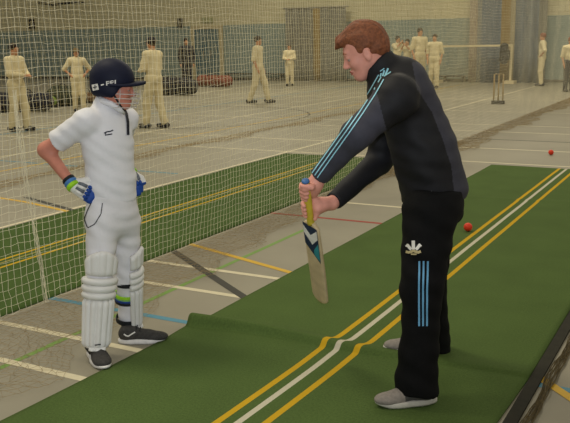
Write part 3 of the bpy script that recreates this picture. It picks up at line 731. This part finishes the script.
hipPt = P(92, 201, bc-.13)
oh, lR, dR = open_hand(wR, P(97, 197, bc-.10), N(EYE-wR), 1.05, None)
oh2, lL, dL = open_hand(wL, P(138, 193, bc+.10), SX*.5-SYd, .9, None)
body = bp+[cone(BT(-.02, 0, -.06), bneck, .042, .042, .03), cone(bneck, bch, .040, .085, .05), cone(shR, shL, .042, .042, .04), cone(bch, bwa, .085, .08, .05), cone(bwa, bpe, .08, .09, .05),
    cone(hR, kR, .065, .045, .04), cone(kR, aR, .045, .03, .03), cone(hL, kL, .065, .045, .04), cone(kL, aL, .045, .03, .03),
    cone(aR, G(96, 357)+UZ*.035, .03, .022, .02), cone(aL, G(136, 341)+UZ*.035, .03, .022, .02),
    cone(shR, eR, .044, .037, .03), cone(eR, wR, .036, .024, .03), cone(shL, eL, .044, .037, .03), cone(eL, wL, .036, .024, .03)]+oh+oh2
m_skin2 = mat('skin_flushed', (196, 128, 108), .55, .08, 30)
blip = BT(.094, 0, -.073)
sdf_obj('body', body, [m_skin2, m_lip], boy, .0045, label_fn=lambda c: (np.linalg.norm((c-blip)@BR/np.array([.02, .02, .008]), axis=1) < 1).astype(int))
eyes(BT, bs, boy)
# shirt
FLb = (f_b, 1.32)
scut = [(P(58, 139, bc), eR-shR)]
sh = [cone(P(107, 127, bc), P(108, 145, bc), .124, .128, .05, flat=FLb), cone(P(108, 145, bc), P(111, 180, bc), .128, .125, .05, flat=FLb), cone(P(111, 180, bc), P(112, 200, bc), .125, .132, .05, flat=FLb, cut=[(P(111, 201, bc), (0, 0, -1.))]),
      cone(shR, shL, .052, .050, .04), cone(shR, shR+(eR-shR)*.80, .060, .058, .03, cut=[(shR+(eR-shR)*.72, eR-shR)]), cone(shL, shL+(eL-shL)*.8, .062, .056, .04, cut=[(shL+(eL-shL)*.72, eL-shL)]),
      cone(P(106, 116, bc), P(107, 100, bc), .066, .058, .04, cut=[(BT(-.02, 0, -.088), BR@np.array([.40, 0, 1.]))])]
so, SV, SQ = sdf_obj('shirt', sh, m_wh, boy, .006, folds(.0024, 85, (.7, .3, 1), 1)); SB = bvh(SV, SQ)
decal('placket', SB, [([(118.5, 101), (122.5, 107), (126, 114), (127.3, 122), (127.6, 135)], 2.6)], mat('navy_trim', (24, 26, 40), .7), so, .004, 'dark trim down the shirt front')
decal('shirt_logo', SB, [([(104, 133.2), (107, 131.8), (111.5, 131.2), (113, 130)], 1.2), ([(105, 135.2), (112, 134.0)], 1.1), ([(106.5, 131.5), (105, 134.6)], .8)], mat('navy_trim', (24, 26, 40), .7), so, .003, 'small dark leaping mark and lettering')
mb = MB()
col = [BT(.035, .035, -.115), BT(-.01, .058, -.090), BT(-.06, .045, -.078), BT(-.078, 0, -.072), BT(-.06, -.045, -.078), BT(-.01, -.060, -.092), BT(.035, -.046, -.122), BT(.058, -.02, -.145)]
mb.tube(col, [.006, .014, .016, .016, .016, .016, .014, .006], 8); mb.build('collar', m_wh, so, smooth=True)
# trousers
tr = [cone(P(111, 196, bc), P(112, 214, bc), .137, .140, .04, flat=FLb, cut=[(P(111, 193, bc), (0, 0, 1.))]), cone(hR, kR, .080, .068, .04), cone(kR, aR, .060, .052, .03, cut=[(aR+UZ*.0, (0, 0, -1.))]),
      cone(hL, kL, .086, .066, .04), cone(kL, aL, .060, .054, .03, cut=[(aL+UZ*.015, (0, 0, -1.))])]
to, TV, TQ = sdf_obj('trousers', tr, m_tw, boy, .006, folds(.0026, 75, (.6, .3, 1), 6)); TB = bvh(TV, TQ)
decal('pocket_piping', TB, [([(91.5, 203), (88, 210), (84.6, 219), (88, 228), (95, 224), (101, 214), (102.5, 203)], .9)], m_dark, to, .003, 'thin dark piping round the pocket')
for a_ in (aR, aL): MB().tube([a_+UZ*.045, a_-UZ*.02, a_-UZ*.055], [.046, .044, .042], 16).build('sock', m_dark, boy, smooth=True)
# leg guards
def frame_leg(k, a, fwd):
    ax = N(k-a); f = N(np.array(fwd)-ax*(np.array(fwd)@ax)); return ax, f, np.cross(ax, f)
def sheet(A, B, f, l, r0, r1, ph, ribs, rib_h, th, rows=14, cols=72, flare=None):
    """padded shell wrapped round the front of a leg between A and B"""
    V = []
    for side in (0, 1):
        for i in range(rows):
            t = i/(rows-1); c = A+(B-A)*t; rr = r0+(r1-r0)*t
            ed = min(1, t*8+.5, (1-t)*8+.5)
            for j in range(cols):
                u = j/(cols-1); q = (u*2-1)*ph
                if side == 0: rad = rr+(th+rib_h*abs(math.sin(math.pi*ribs*u))**.6)*ed*(1 if 0 < j < cols-1 else .3)
                else: rad = rr
                if flare: rad += flare(t)
                V.append(c+rad*(math.cos(q)*f+math.sin(q)*l))
    n = rows*cols; Fc = []
    for i in range(rows-1):
        for j in range(cols-1):
            a = i*cols+j; Fc += [(a, a+1, a+cols+1, a+cols), (n+a, n+a+cols, n+a+cols+1, n+a+1)]
    for j in range(cols-1):
        Fc += [(j, n+j, n+j+1, j+1), ((rows-1)*cols+j, (rows-1)*cols+j+1, n+(rows-1)*cols+j+1, n+(rows-1)*cols+j)]
    for i in range(rows-1):
        a = i*cols; Fc += [(a, a+cols, n+a+cols, n+a), (a+cols-1, n+a+cols-1, n+a+2*cols-1, a+2*cols-1)]
    return V, Fc
m_pad = mat('white_pad_leatherette', (222, 220, 216), .45, .03, 8, .08, 40, spec=.4); m_strap = mat('black_strap', (26, 28, 30), .7)
m_lime = mat('lime_trim', (150, 205, 40), .6); m_blue = mat('royal_blue_trim', (30, 70, 150), .6)
def leg_guard(hip, k, a, fwd, top, straps, ph=1.6, nr=7):
    e = boy
    ax, f, l = frame_leg(k, a, fwd)
    lo = a-ax*.02; kb = k-ax*.055
    V, Fc = sheet(lo, kb, f, l, .054, .063, ph, nr, .014, .008); g = mesh_obj('leg_guard', V, Fc, m_pad, boy); g['label'] = 'white ribbed batting pad'
    # knee rolls
    for i in range(3):
        c = kb+ax*(.020+.037*i); mb = MB(); pts = []
        for q in np.linspace(-ph, ph, 26): pts.append(c+(.070+.002*i)*(math.cos(q)*f+math.sin(q)*l))
        mb.tube(pts, [.008]+[.0205]*24+[.008], 10); mb.build('knee_roll', m_pad, g, smooth=True)
    ax2 = N(hip-k); t0 = kb+ax*.125; V, Fc = sheet(t0, t0+ax2*top, f, l, .072, .080, 1.15, 5, .006, .012, rows=10)
    V = [v-ax2*.0 for v in V]; 
    cc = t0+ax2*top
    V2 = []
    for v in V:
        u = (np.array(v)-t0)@ax2/top; s_ = abs((np.array(v)-t0)@l)/.085; V2.append(np.array(v)-ax2*(u*s_**2*.05))
    mesh_obj('top_flap', V2, Fc, m_pad, g)
    V, Fc = sheet(lo-ax*.012+f*.004, lo+ax*.010, f, l, .060, .058, .7, 3, .008, .008, rows=6); mesh_obj('instep_flap', V, Fc, m_pad, g)
    for tt, m in straps:
        c = a+(k-a)*tt; pts = [c+(.067)*(math.cos(q)*f+math.sin(q)*l) for q in np.linspace(ph-.1, 2*math.pi-ph+.1, 22)]
        mb = MB()
        for dz in (-.010, -.004, .002, .008): mb.tube([p+ax*dz for p in pts], .0042, 6)
        mb.build('strap', m, g, smooth=True)
    return g, ax, f, l
gR, *_ = leg_guard(hR, kR, aR, cw(.34, -.94), .13, [(.85, m_strap), (.5, m_strap), (.12, m_strap)])
gL, axL, fL, lL2 = leg_guard(hL, kL, aL, cw(.98, .02), .11, [(.92, m_strap), (.64, m_lime), (.58, m_blue), (.53, m_strap), (.10, m_strap)], 1.25, 6)
mb = MB().box(aR+cw(.026, -.072, .012), (.030, .002, .006), np.stack([cw(.94, .34, 0), cw(-.34, .94, 0), UZ], 1)); mb.build('pad_label', m_strap, gR)
# shoes
m_sh = mat('dark_grey_knit', (62, 60, 58), .85, .25, 80, .3, 300)
_, (V1, Q1) = shoe(boy, G(91, 350), G(106, 371), .050, .07, m_sh, mat('white_sole', (215, 212, 208), .6), m_strap, label='dark grey trainer pointing to the camera', bow=True)
upL, (V2, Q2) = shoe(boy, G(119, 343), G(166, 341), .042, .075, m_sh, mat('white_sole', (215, 212, 208), .6), m_strap, label='dark grey trainer with white tick')
B2 = bvh(V2, Q2); decal('tick', B2, [([(124, 334), (127.5, 336.5), (135, 332)], 1.3)], m_white, upL, .002)
# gloves
def glove(w, oh, l, d, side, fore, visible=True):
    pr = []
    for p in oh:
        q = dict(p); q['ra'] = p['ra']+.007; q['rb'] = p['rb']+.006; pr.append(q)
    nrm = N(np.cross(d, l)); 
    if nrm@(EYE-w) < 0: nrm = -nrm
    def lab(c):
        t = (c-w)@d; s_ = (c-w)@l; r = np.zeros(len(c), int); r[t > .085] = 1; r[(t > .02) & (t < .04)] = 0; r[(t < -.005)] = 2
        return r
    g, _, _ = sdf_obj('batting_glove', pr, [m_pad, m_blue, m_lime], boy, .0045, label_fn=lab); g['label'] = 'white, blue and lime batting glove'
    for i, y in enumerate((-.027, -.009, .009, .026)):
        mb = MB(); a = w+d*.028*.9+l*y*.7+nrm*.026; b = w+d*.078*.9+l*y*.95+nrm*.024; mb.tube([a, (a+b)/2+nrm*.004, b], [.008, .0105, .008], 8)
        mb.build('finger_roll', [m_pad, mat('grey_roll', (105, 110, 118), .6), m_pad, mat('grey_roll', (105, 110, 118), .6)][i], g, smooth=True)
        mb = MB(); a = w+d*.082*.9+l*y*1.0+nrm*.020; b = w+d*.108*.9+l*y*1.1+nrm*.012; mb.tube([a, (a+b)/2+nrm*.003, b], [.007, .0095, .007], 8); mb.build('finger_roll', m_blue, g, smooth=True)
    mb = MB(); u = N(w-fore); 
    e1 = N(l-u*(l@u)); e2 = np.cross(u, e1)
    for (t, r, m_) in ((-.026, .034, 's'), (-.008, .036, 'b'), (.012, .037, 'l')):
        mb = MB(); mb.tube([w+u*t-u*.010, w+u*t, w+u*t+u*.010], [r-.002, r, r-.002], 16); mb.build('cuff', {'s': m_strap, 'b': mat('mid_blue', (70, 120, 180), .6), 'l': m_lime}[m_], g, smooth=True)
glove(wR, oh, lR, dR, 1, eR); glove(wL, oh2, lL, dL, 1, eL)
# helmet
m_hel = mat('navy_helmet', (20, 24, 44), .6, .1, 40, spec=.2)
HE = lambda c, r, k=.01, sub=False, cut=None: ell(BT(*c), np.array(r)*bs, BR, k, sub=sub, cut=cut)
hl = [HE((-.018, 0, .042), (.124, .098, .112)), HE((-.045, 0, -.02), (.085, .094, .06), .03), HE((-.005, .080, -.028), (.035, .014, .030), .02), HE((-.005, -.080, -.028), (.035, .014, .030), .02)]
hl += [HE((.075, 0, -.115), (.110, .13, .138), .01, True), HE((-.02, 0, -.125), (.16, .13, .085), .006, True), HE((-.014, 0, .02), (.104, .082, .105), .006, True)]
hel, HV, HQ = sdf_obj('helmet', hl, m_hel, boy, .0045); hel['label'] = 'navy batting helmet with white wire grille'; HB = bvh(HV, HQ)
brim = [HE((.085, 0, .028), (.098, .082, .012), .01), HE((.070, 0, .010), (.120, .12, .020), .006, True)]
V = []; nb = 28
for z, dz in ((0, .004), (1, -.010)):
    for k in range(nb):
        q = math.radians(-88+176*k/(nb-1))
        for (ra, rx) in ((0, -.012), (.5, .030), (1, .068)):
            V.append(BT(-.018+(.120+rx)*math.cos(q), (.094+rx*.25)*math.sin(q), .030-.004*ra-.014*math.cos(q)*0+.012*(1-abs(math.sin(q)))*ra+dz-.012*abs(math.sin(q))))
Fc = []; m3 = nb*3
for k in range(nb-1):
    for j in range(2):
        a = k*3+j; Fc += [(a, a+1, a+4, a+3), (m3+a, m3+a+3, m3+a+4, m3+a+1)]
    Fc += [(k*3+2, m3+k*3+2, m3+k*3+5, k*3+5), (k*3, k*3+3, m3+k*3+3, m3+k*3)]
mesh_obj('peak', V, Fc, m_hel, hel)
mb = MB()
for i, (z, xr) in enumerate(((-.030, .150), (-.055, .150), (-.080, .142), (-.105, .128))):
    pts = [BT(-.01+xr*math.cos(q), .088*math.sin(q), z+.012*math.cos(q)*0-.004) for q in np.radians(np.linspace(-82, 82, 22))]
    mb.tube(pts, .0019, 6)
for q in np.radians((-70, -35, 0, 35, 70)):
    mb.tube([BT(-.01+.148*math.cos(q), .088*math.sin(q), -.005), BT(-.01+.150*math.cos(q), .088*math.sin(q), -.050), BT(-.01+.128*math.cos(q), .088*math.sin(q), -.109)], .0019, 6)
mb.build('grille', mat('white_steel', (205, 200, 195), .35), hel, smooth=True)
mb = MB()
for y in (-1, 1): mb.tube([BT(.0, y*.076, -.03), BT(.025, y*.062, -.075), BT(.05, y*.036, -.118), BT(.058, 0, -.128)], .0052, 6)
mb.build('chin_strap', m_strap, hel, smooth=True)
decal('badge_mark', HB, [([(93.6, 87.6), (97.4, 86.8)], 1.0), ([(95.5, 89.4), (95.5, 85)], .8)], m_strap, hel, .004)
lt = [([(92.5, 87.8), (98.5, 86.6)], 6.0), ([(106.8, 85.5), (106.8, 81.2)], 1.1), ([(107, 81.6), (109.2, 81.2), (109.2, 83.2), (107, 83.6)], .8), ([(110.8, 84.8), (110.8, 80.8)], 1.1), ([(111, 81), (113.2, 80.6), (113.2, 82.6), (111, 83)], .8), ([(115.2, 84.2), (115.2, 80)], 1.2), ([(101, 85.2), (104, 84.4)], 1.2)]
decal('side_lettering', HB, lt, m_white, hel, .002, 'white badge and letters on the helmet side')

# ------------------------------------------------------------------ players in the background
m_cr = mat('cream_cricket_whites', (212, 198, 158), .85, .06, 8); m_cr2 = mat('cream_trousers', (204, 190, 150), .85, .06, 8)
m_dk = mat('dark_sportswear', (38, 38, 44), .85); m_hd = mat('dark_brown_hair', (44, 34, 26), .8, .3, 60); m_hr = mat('red_brown_hair', (120, 58, 34), .8, .3, 60)
m_bsk = mat('skin_tan', (180, 128, 92), .6)
def player(px, py, top, label, face=(1, 0), step=.0, arms='down', shirt=None, trous=None, hairm=None, lean=0.0, cap=None, group='players in the background'):
    g = G(px, py); v = g-EYE; Yc = v@SYd
    zt = P(px, top, Yc)[2]; h_ = max(1.2, min(1.95, zt)); s = h_/1.75
    o = empty('person', g, label, 'person', group); f = cw(face[0], face[1]); f = N(f); l = np.cross(UZ, f)
    def T(x, y, z): return g+s*(f*(x+lean*z)+l*y+UZ*z)
    hh = .012 if Yc < 20 else .016
    hp_, HT_, HR_ = headprims(T(.02, 0, 1.63), f, UZ, .93*s)
    hip = [T(0, q*.09, .92) for q in (-1, 1)]; kn = [T(.04+q*step*.5, q*.10, .49) for q in (-1, 1)]; an = [T(q*step, q*.11, .08) for q in (-1, 1)]
    sh_ = [T(0, q*.18, 1.42) for q in (-1, 1)]
    if arms == 'down': el = [T(-.04, q*.24, 1.14) for q in (-1, 1)]; wr = [T(.06, q*.22, .90) for q in (-1, 1)]
    elif arms == 'hips': el = [T(-.08, q*.34, 1.18) for q in (-1, 1)]; wr = [T(.04, q*.19, 1.02) for q in (-1, 1)]
    elif arms == 'front': el = [T(.05, q*.24, 1.16) for q in (-1, 1)]; wr = [T(.26, q*.08, 1.12) for q in (-1, 1)]
    else: el = [T(.16, q*.22, 1.32) for q in (-1, 1)]; wr = [T(.22, q*.06, 1.50) for q in (-1, 1)]
    b = hp_+[cone(T(0, 0, 1.56), T(0, 0, 1.42), .055*s, .06*s), cone(T(0, 0, 1.35), T(0, 0, 1.0), .12*s, .11*s, .04)]
    for i in (0, 1):
        b += [cone(hip[i], kn[i], .08*s, .055*s), cone(kn[i], an[i], .052*s, .04*s), cone(an[i], an[i]+f*.1*s-UZ*.02, .04*s, .03*s), cone(sh_[i], el[i], .05*s, .04*s), cone(el[i], wr[i], .038*s, .028*s)]
        hd = N(wr[i]-el[i]); b += [cone(wr[i], wr[i]+hd*.09*s, .032*s, .028*s), cone(wr[i]+hd*.08*s, wr[i]+hd*.16*s, .022*s, .014*s, .01), cone(wr[i]+hd*.03*s, wr[i]+hd*.08*s+f*.04*s, .014*s, .012*s, .01)]
    sdf_obj('body', b, m_bsk, o, hh)
    st = [cone(T(0, 0, 1.36), T(0, 0, 1.12), .165*s, .15*s, .05, flat=(f, 1.3)), cone(T(0, 0, 1.12), T(0, 0, .95), .15*s, .155*s, .05, flat=(f, 1.3)), cone(sh_[0], sh_[1], .075*s, .075*s, .05)]
    for i in (0, 1): st += [cone(sh_[i], el[i], .075*s, .062*s, .03)]
    if shirt is m_dk or arms == 'front':
        for i in (0, 1): st += [cone(el[i], wr[i], .058*s, .045*s, .03)]
    sdf_obj('shirt', st, shirt or m_cr, o, hh, folds(.004, 24))
    tt = [cone(T(0, -.06, .96), T(0, .06, .96), .13*s, .13*s, .05)]
    for i in (0, 1): tt += [cone(hip[i], kn[i], .11*s, .085*s, .04), cone(kn[i], an[i]+UZ*.02, .083*s, .070*s, .03)]
    sdf_obj('trousers', tt, trous or m_cr2, o, hh, folds(.005, 22, (.3, .2, 1), 3))
    hp2 = [ell(HT_(-.018, 0, .040), np.array([.112, .088, .102])*s*.93, HR_), ell(HT_(.10, 0, -.045), np.array([.075, .1, .095])*s*.93, HR_, sub=True, k=.01), ell(HT_(-.02, 0, -.12), np.array([.14, .14, .06])*s*.93, HR_, sub=True, k=.01)]
    sdf_obj('hair', hp2, hairm or m_hd, o, hh*.7)
    if cap:
        sdf_obj('cap', [ell(HT_(-.01, 0, .055), np.array([.118, .094, .088])*s*.93, HR_, cut=[(HT_(0, 0, .035), -UZ)]), cone(HT_(.09, -.03, .045), HT_(.16, 0, .035), .03*s, .025*s, .02, flat=(UZ, 3))], cap, o, hh*.7)
    for i in (0, 1):
        fd = f; p_ = an[i].copy(); p_[2] = 0
        V, Q = sdf_mesh([cone(p_-fd*.06*s+UZ*.055, p_+fd*.17*s+UZ*.045, .052*s, .042*s, .02, cut=[(p_+UZ*.004, (0, 0, -1.))]), cone(p_+UZ*.05, p_+UZ*.10, .05*s, .05*s)], .012)
        mesh_obj('shoe', V, Q, m_dk, o)
    return o
player(20, 131, 43, 'player in cream whites at the far left behind the net', (.9, -.4), .10, 'front')
player(80, 112, 48, 'capped player in cream whites just left of the boy helmet', (.3, -.9), .05, 'hips', cap=mat('tan_cap', (110, 90, 56), .8))
player(156, 128, 37, 'cream clad player in dark helmet right of the boy helmet', (-.8, .5), .14, 'front', cap=m_dk)
player(188, 90, 38, 'figure in dark tracksuit standing left of the double door', (.2, -1), .0, 'down', m_dk, m_dk)
player(259, 103, 36, 'player in cream whites striding between the door and grey curtain', (.9, -.3), .22, 'down')
player(290, 86, 44, 'small distant player in cream whites against the grey curtain left edge', (-.2, -1), .0, 'front')
player(397, 85, 36, 'player half hidden behind the coach collar, the leftmost by him', (.6, -.8), .0, 'up')
player(407, 86, 39, 'player half hidden behind the coach shoulder beside a taller one', (-.6, -.8), .0, 'up')
player(419, 87, 28, 'tallest player of the group behind the coach back', (.3, -.9), .0, 'down')
player(434, 88, 34, 'dark haired player in whites nearest the coach back', (-.4, -.9), .08, 'down')
player(541, 86, 33, 'player in whites standing sideways at right with one bent arm', (-.9, .3), .0, 'hips', hairm=m_hr)
player(568, 92, 37, 'red haired figure in cream top and dark trousers at right edge', (.1, -1), .0, 'down', None, m_dk, m_hr)

# ------------------------------------------------------------------ bags, bench, stumps, goal net
def bag(px, py, L, hgt, m, label):
    g = G(px, py); o = empty('kit_bag', g, label, 'bag', 'kit bags along the back of the hall'); a, b = g-np.array([1, 0, 0])*L/2, g+np.array([1, 0, 0])*L/2
    V, Q = sdf_mesh([cone(a+UZ*hgt*.5, b+UZ*hgt*.5, hgt*.5, hgt*.46, .05, flat=None, cut=[(g, (0, 0, -1.))])], .02, folds(.012, 14, (1, .2, .4), L))
    mesh_obj('bag_body', V, Q, m, o)
    mb = MB(); pts = [g+np.array([L*.22*math.cos(q), -hgt*.28, hgt*.80+.16*math.sin(q)]) for q in np.linspace(0, math.pi, 10)]; mb.tube(pts, .014, 6); mb.build('handle', m_dark, o, smooth=True)
    MB().box(g+np.array([0, 0, hgt*.985]), (L*.8, .02, .012)).build('zip', m_metal, o)
m_rb = mat('dull_red_canvas', (120, 62, 48), .8, .2, 8); m_gb = mat('dark_green_canvas', (62, 66, 48), .8, .2, 8); m_lb = mat('lime_canvas', (120, 140, 60), .8)
bag(-3, 112, 1.0, .50, m_dk, 'dark kit bag on the floor at far left edge')
bag(33, 111, .85, .48, m_dk, 'dark kit bag behind the far left player')
bag(49, 107, .22, .30, m_lb, 'small lime green bag between two dark bags')
bag(68, 106, .7, .55, m_gb, 'dark green kit bag left of the boy shoulder')
bag(90, 103, .5, .30, mat('brown_canvas', (110, 82, 54), .8), 'small brown bag next to the dark green bag')
bag(163, 89, .8, .42, m_rb, 'dull red bag behind the helmeted player')
bag(176, 95, 1.1, .55, m_dk, 'black bag in front of the dark tracksuit figure')
bag(215, 87, 1.1, .44, m_rb, 'dull red bag at the foot of the double door')
g = WL(258, 80); g[2] = 0; g[1] = YW-.25
o = empty('low_bench', g, 'long low dark bench against the wall right of the door', 'bench')
MB().box(g+np.array([0, 0, .28]), (2.8, .26, .05)).build('bench_top', m_dark, o)
for s_ in (-1.3, 0, 1.3): MB().box(g+np.array([s_, 0, .128]), (.06, .24, .255)).build('leg', m_dark, o)
g = WL(447, 80); g[2] = 0; g[1] = YW-.25
o = empty('low_bench', g, 'low dark bench along the wall under the court net', 'bench')
MB().box(g+np.array([0, 0, .22]), (1.6, .26, .05)).build('bench_top', m_dark, o)
for s_ in (-.7, 0, .7): MB().box(g+np.array([s_, 0, .098]), (.06, .24, .195)).build('leg', m_dark, o)
# stumps
g = G(498, 104); o = empty('wicket_set', g, 'spring back stumps on a black base on the hall floor', 'stumps')
MB().box(g+UZ*.04, (.30, .12, .08)).build('base_block', m_dark, o)
for k in (-1, 0, 1): MB().tube([g+np.array([k*.11, 0, .07]), g+np.array([k*.11, 0, .70]), g+np.array([k*.11, 0, .715])], [.019, .019, .010], 10).build('stump', mat('pale_stump_wood', (176, 150, 104), .6), o, smooth=True)
for k in (-1, 1): MB().tube([g+np.array([k*.055-.05, 0, .722]), g+np.array([k*.055, 0, .722]), g+np.array([k*.055+.05, 0, .722])], [.006, .010, .006], 8).build('bail', mat('pale_stump_wood', (176, 150, 104), .6), o, smooth=True)
# ball-stop net on posts
yv = YW-.9; a = np.array([WL(437, 60, yv)[0], yv, 0]); b = np.array([WL(511, 60, yv)[0], yv, 0])
o = empty('court_net', (a+b)/2, 'court net with white top tape and cream post before the curtain', 'net')
zt = P(470, 46, (b-EYE)@SYd)[2]; zt = EYE[2]+(WL(505, 45.5, yv)[2]-EYE[2]); print('court net height', zt)
MB().box((a+b)/2+UZ*zt, (b[0]-a[0], .03, .07)).build('top_tape', mat('cream_tape', (205, 190, 150), .6), o)
for q in (a, b): MB().tube([q, q+UZ*(zt+.04)], .045, 10).box(q+UZ*.05, (.34, .5, .10)).build('post', mat('cream_tape', (205, 190, 150), .6), o)
ny, nz = int((b[0]-a[0])/.09), int((zt-.5)/.09)
Xg, Zg = np.meshgrid(np.linspace(a[0], b[0], ny), np.linspace(.5, zt, nz), indexing='ij'); NV = np.stack([Xg, yv+0*Xg, Zg], -1)
V, Q = strands(NV, .003); mesh_obj('netting', V, Q, m_dark, o, smooth=False)
q = np.array([WL(504, 53, yv-.30)[0], yv-.30, WL(504, 53, yv-.30)[2]])
o = empty('hanging_bag', q-UZ*.35, 'dark bag hanging from the court net by its right post', 'bag')
V, Qd = sdf_mesh([cone(q+UZ*.22, q-UZ*.22, .13, .16, .05), ell(q-UZ*.05+np.array([.08, 0, 0]), (.13, .10, .22))], .015, folds(.02, 20)); mesh_obj('bag_body', V, Qd, m_dark, o)
MB().tube([q+UZ*.3, q+np.array([0, .05, zt-q[2]+.06]), q+np.array([0, .30, zt-q[2]+.03])], .012, 6).build('strap', m_dark, o)
# balls
m_ball = mat('orange_red_rubber', (222, 62, 36), .5, .05)
def ball(px, py, r, z0, label):
    g = G(px, py, z0+r); V, Q = sdf_mesh([ell(g, (r, r, r), k=.001)], r/12)
    t = np.abs(((V-g)/r)@N((.4, .3, .85))); V = g+(V-g)*(1+np.where(t < .06, .02, 0))[:, None]
    V[:, 2] = np.maximum(V[:, 2], z0+.0002)
    o = mesh_obj('ball', V, Q, m_ball, base=(g[0], g[1], z0)); tag(o, label, 'ball', 'orange balls')
ball(468, 227, .036, .0125, 'orange ball on the near green mat behind the coach')
ball(551, 152.3, .036, .0015, 'far orange ball on the beige floor at right')

for o in scene.objects:
    if '_base' in o.keys(): del o['_base']
# parts were written in world space relative to their thing's base
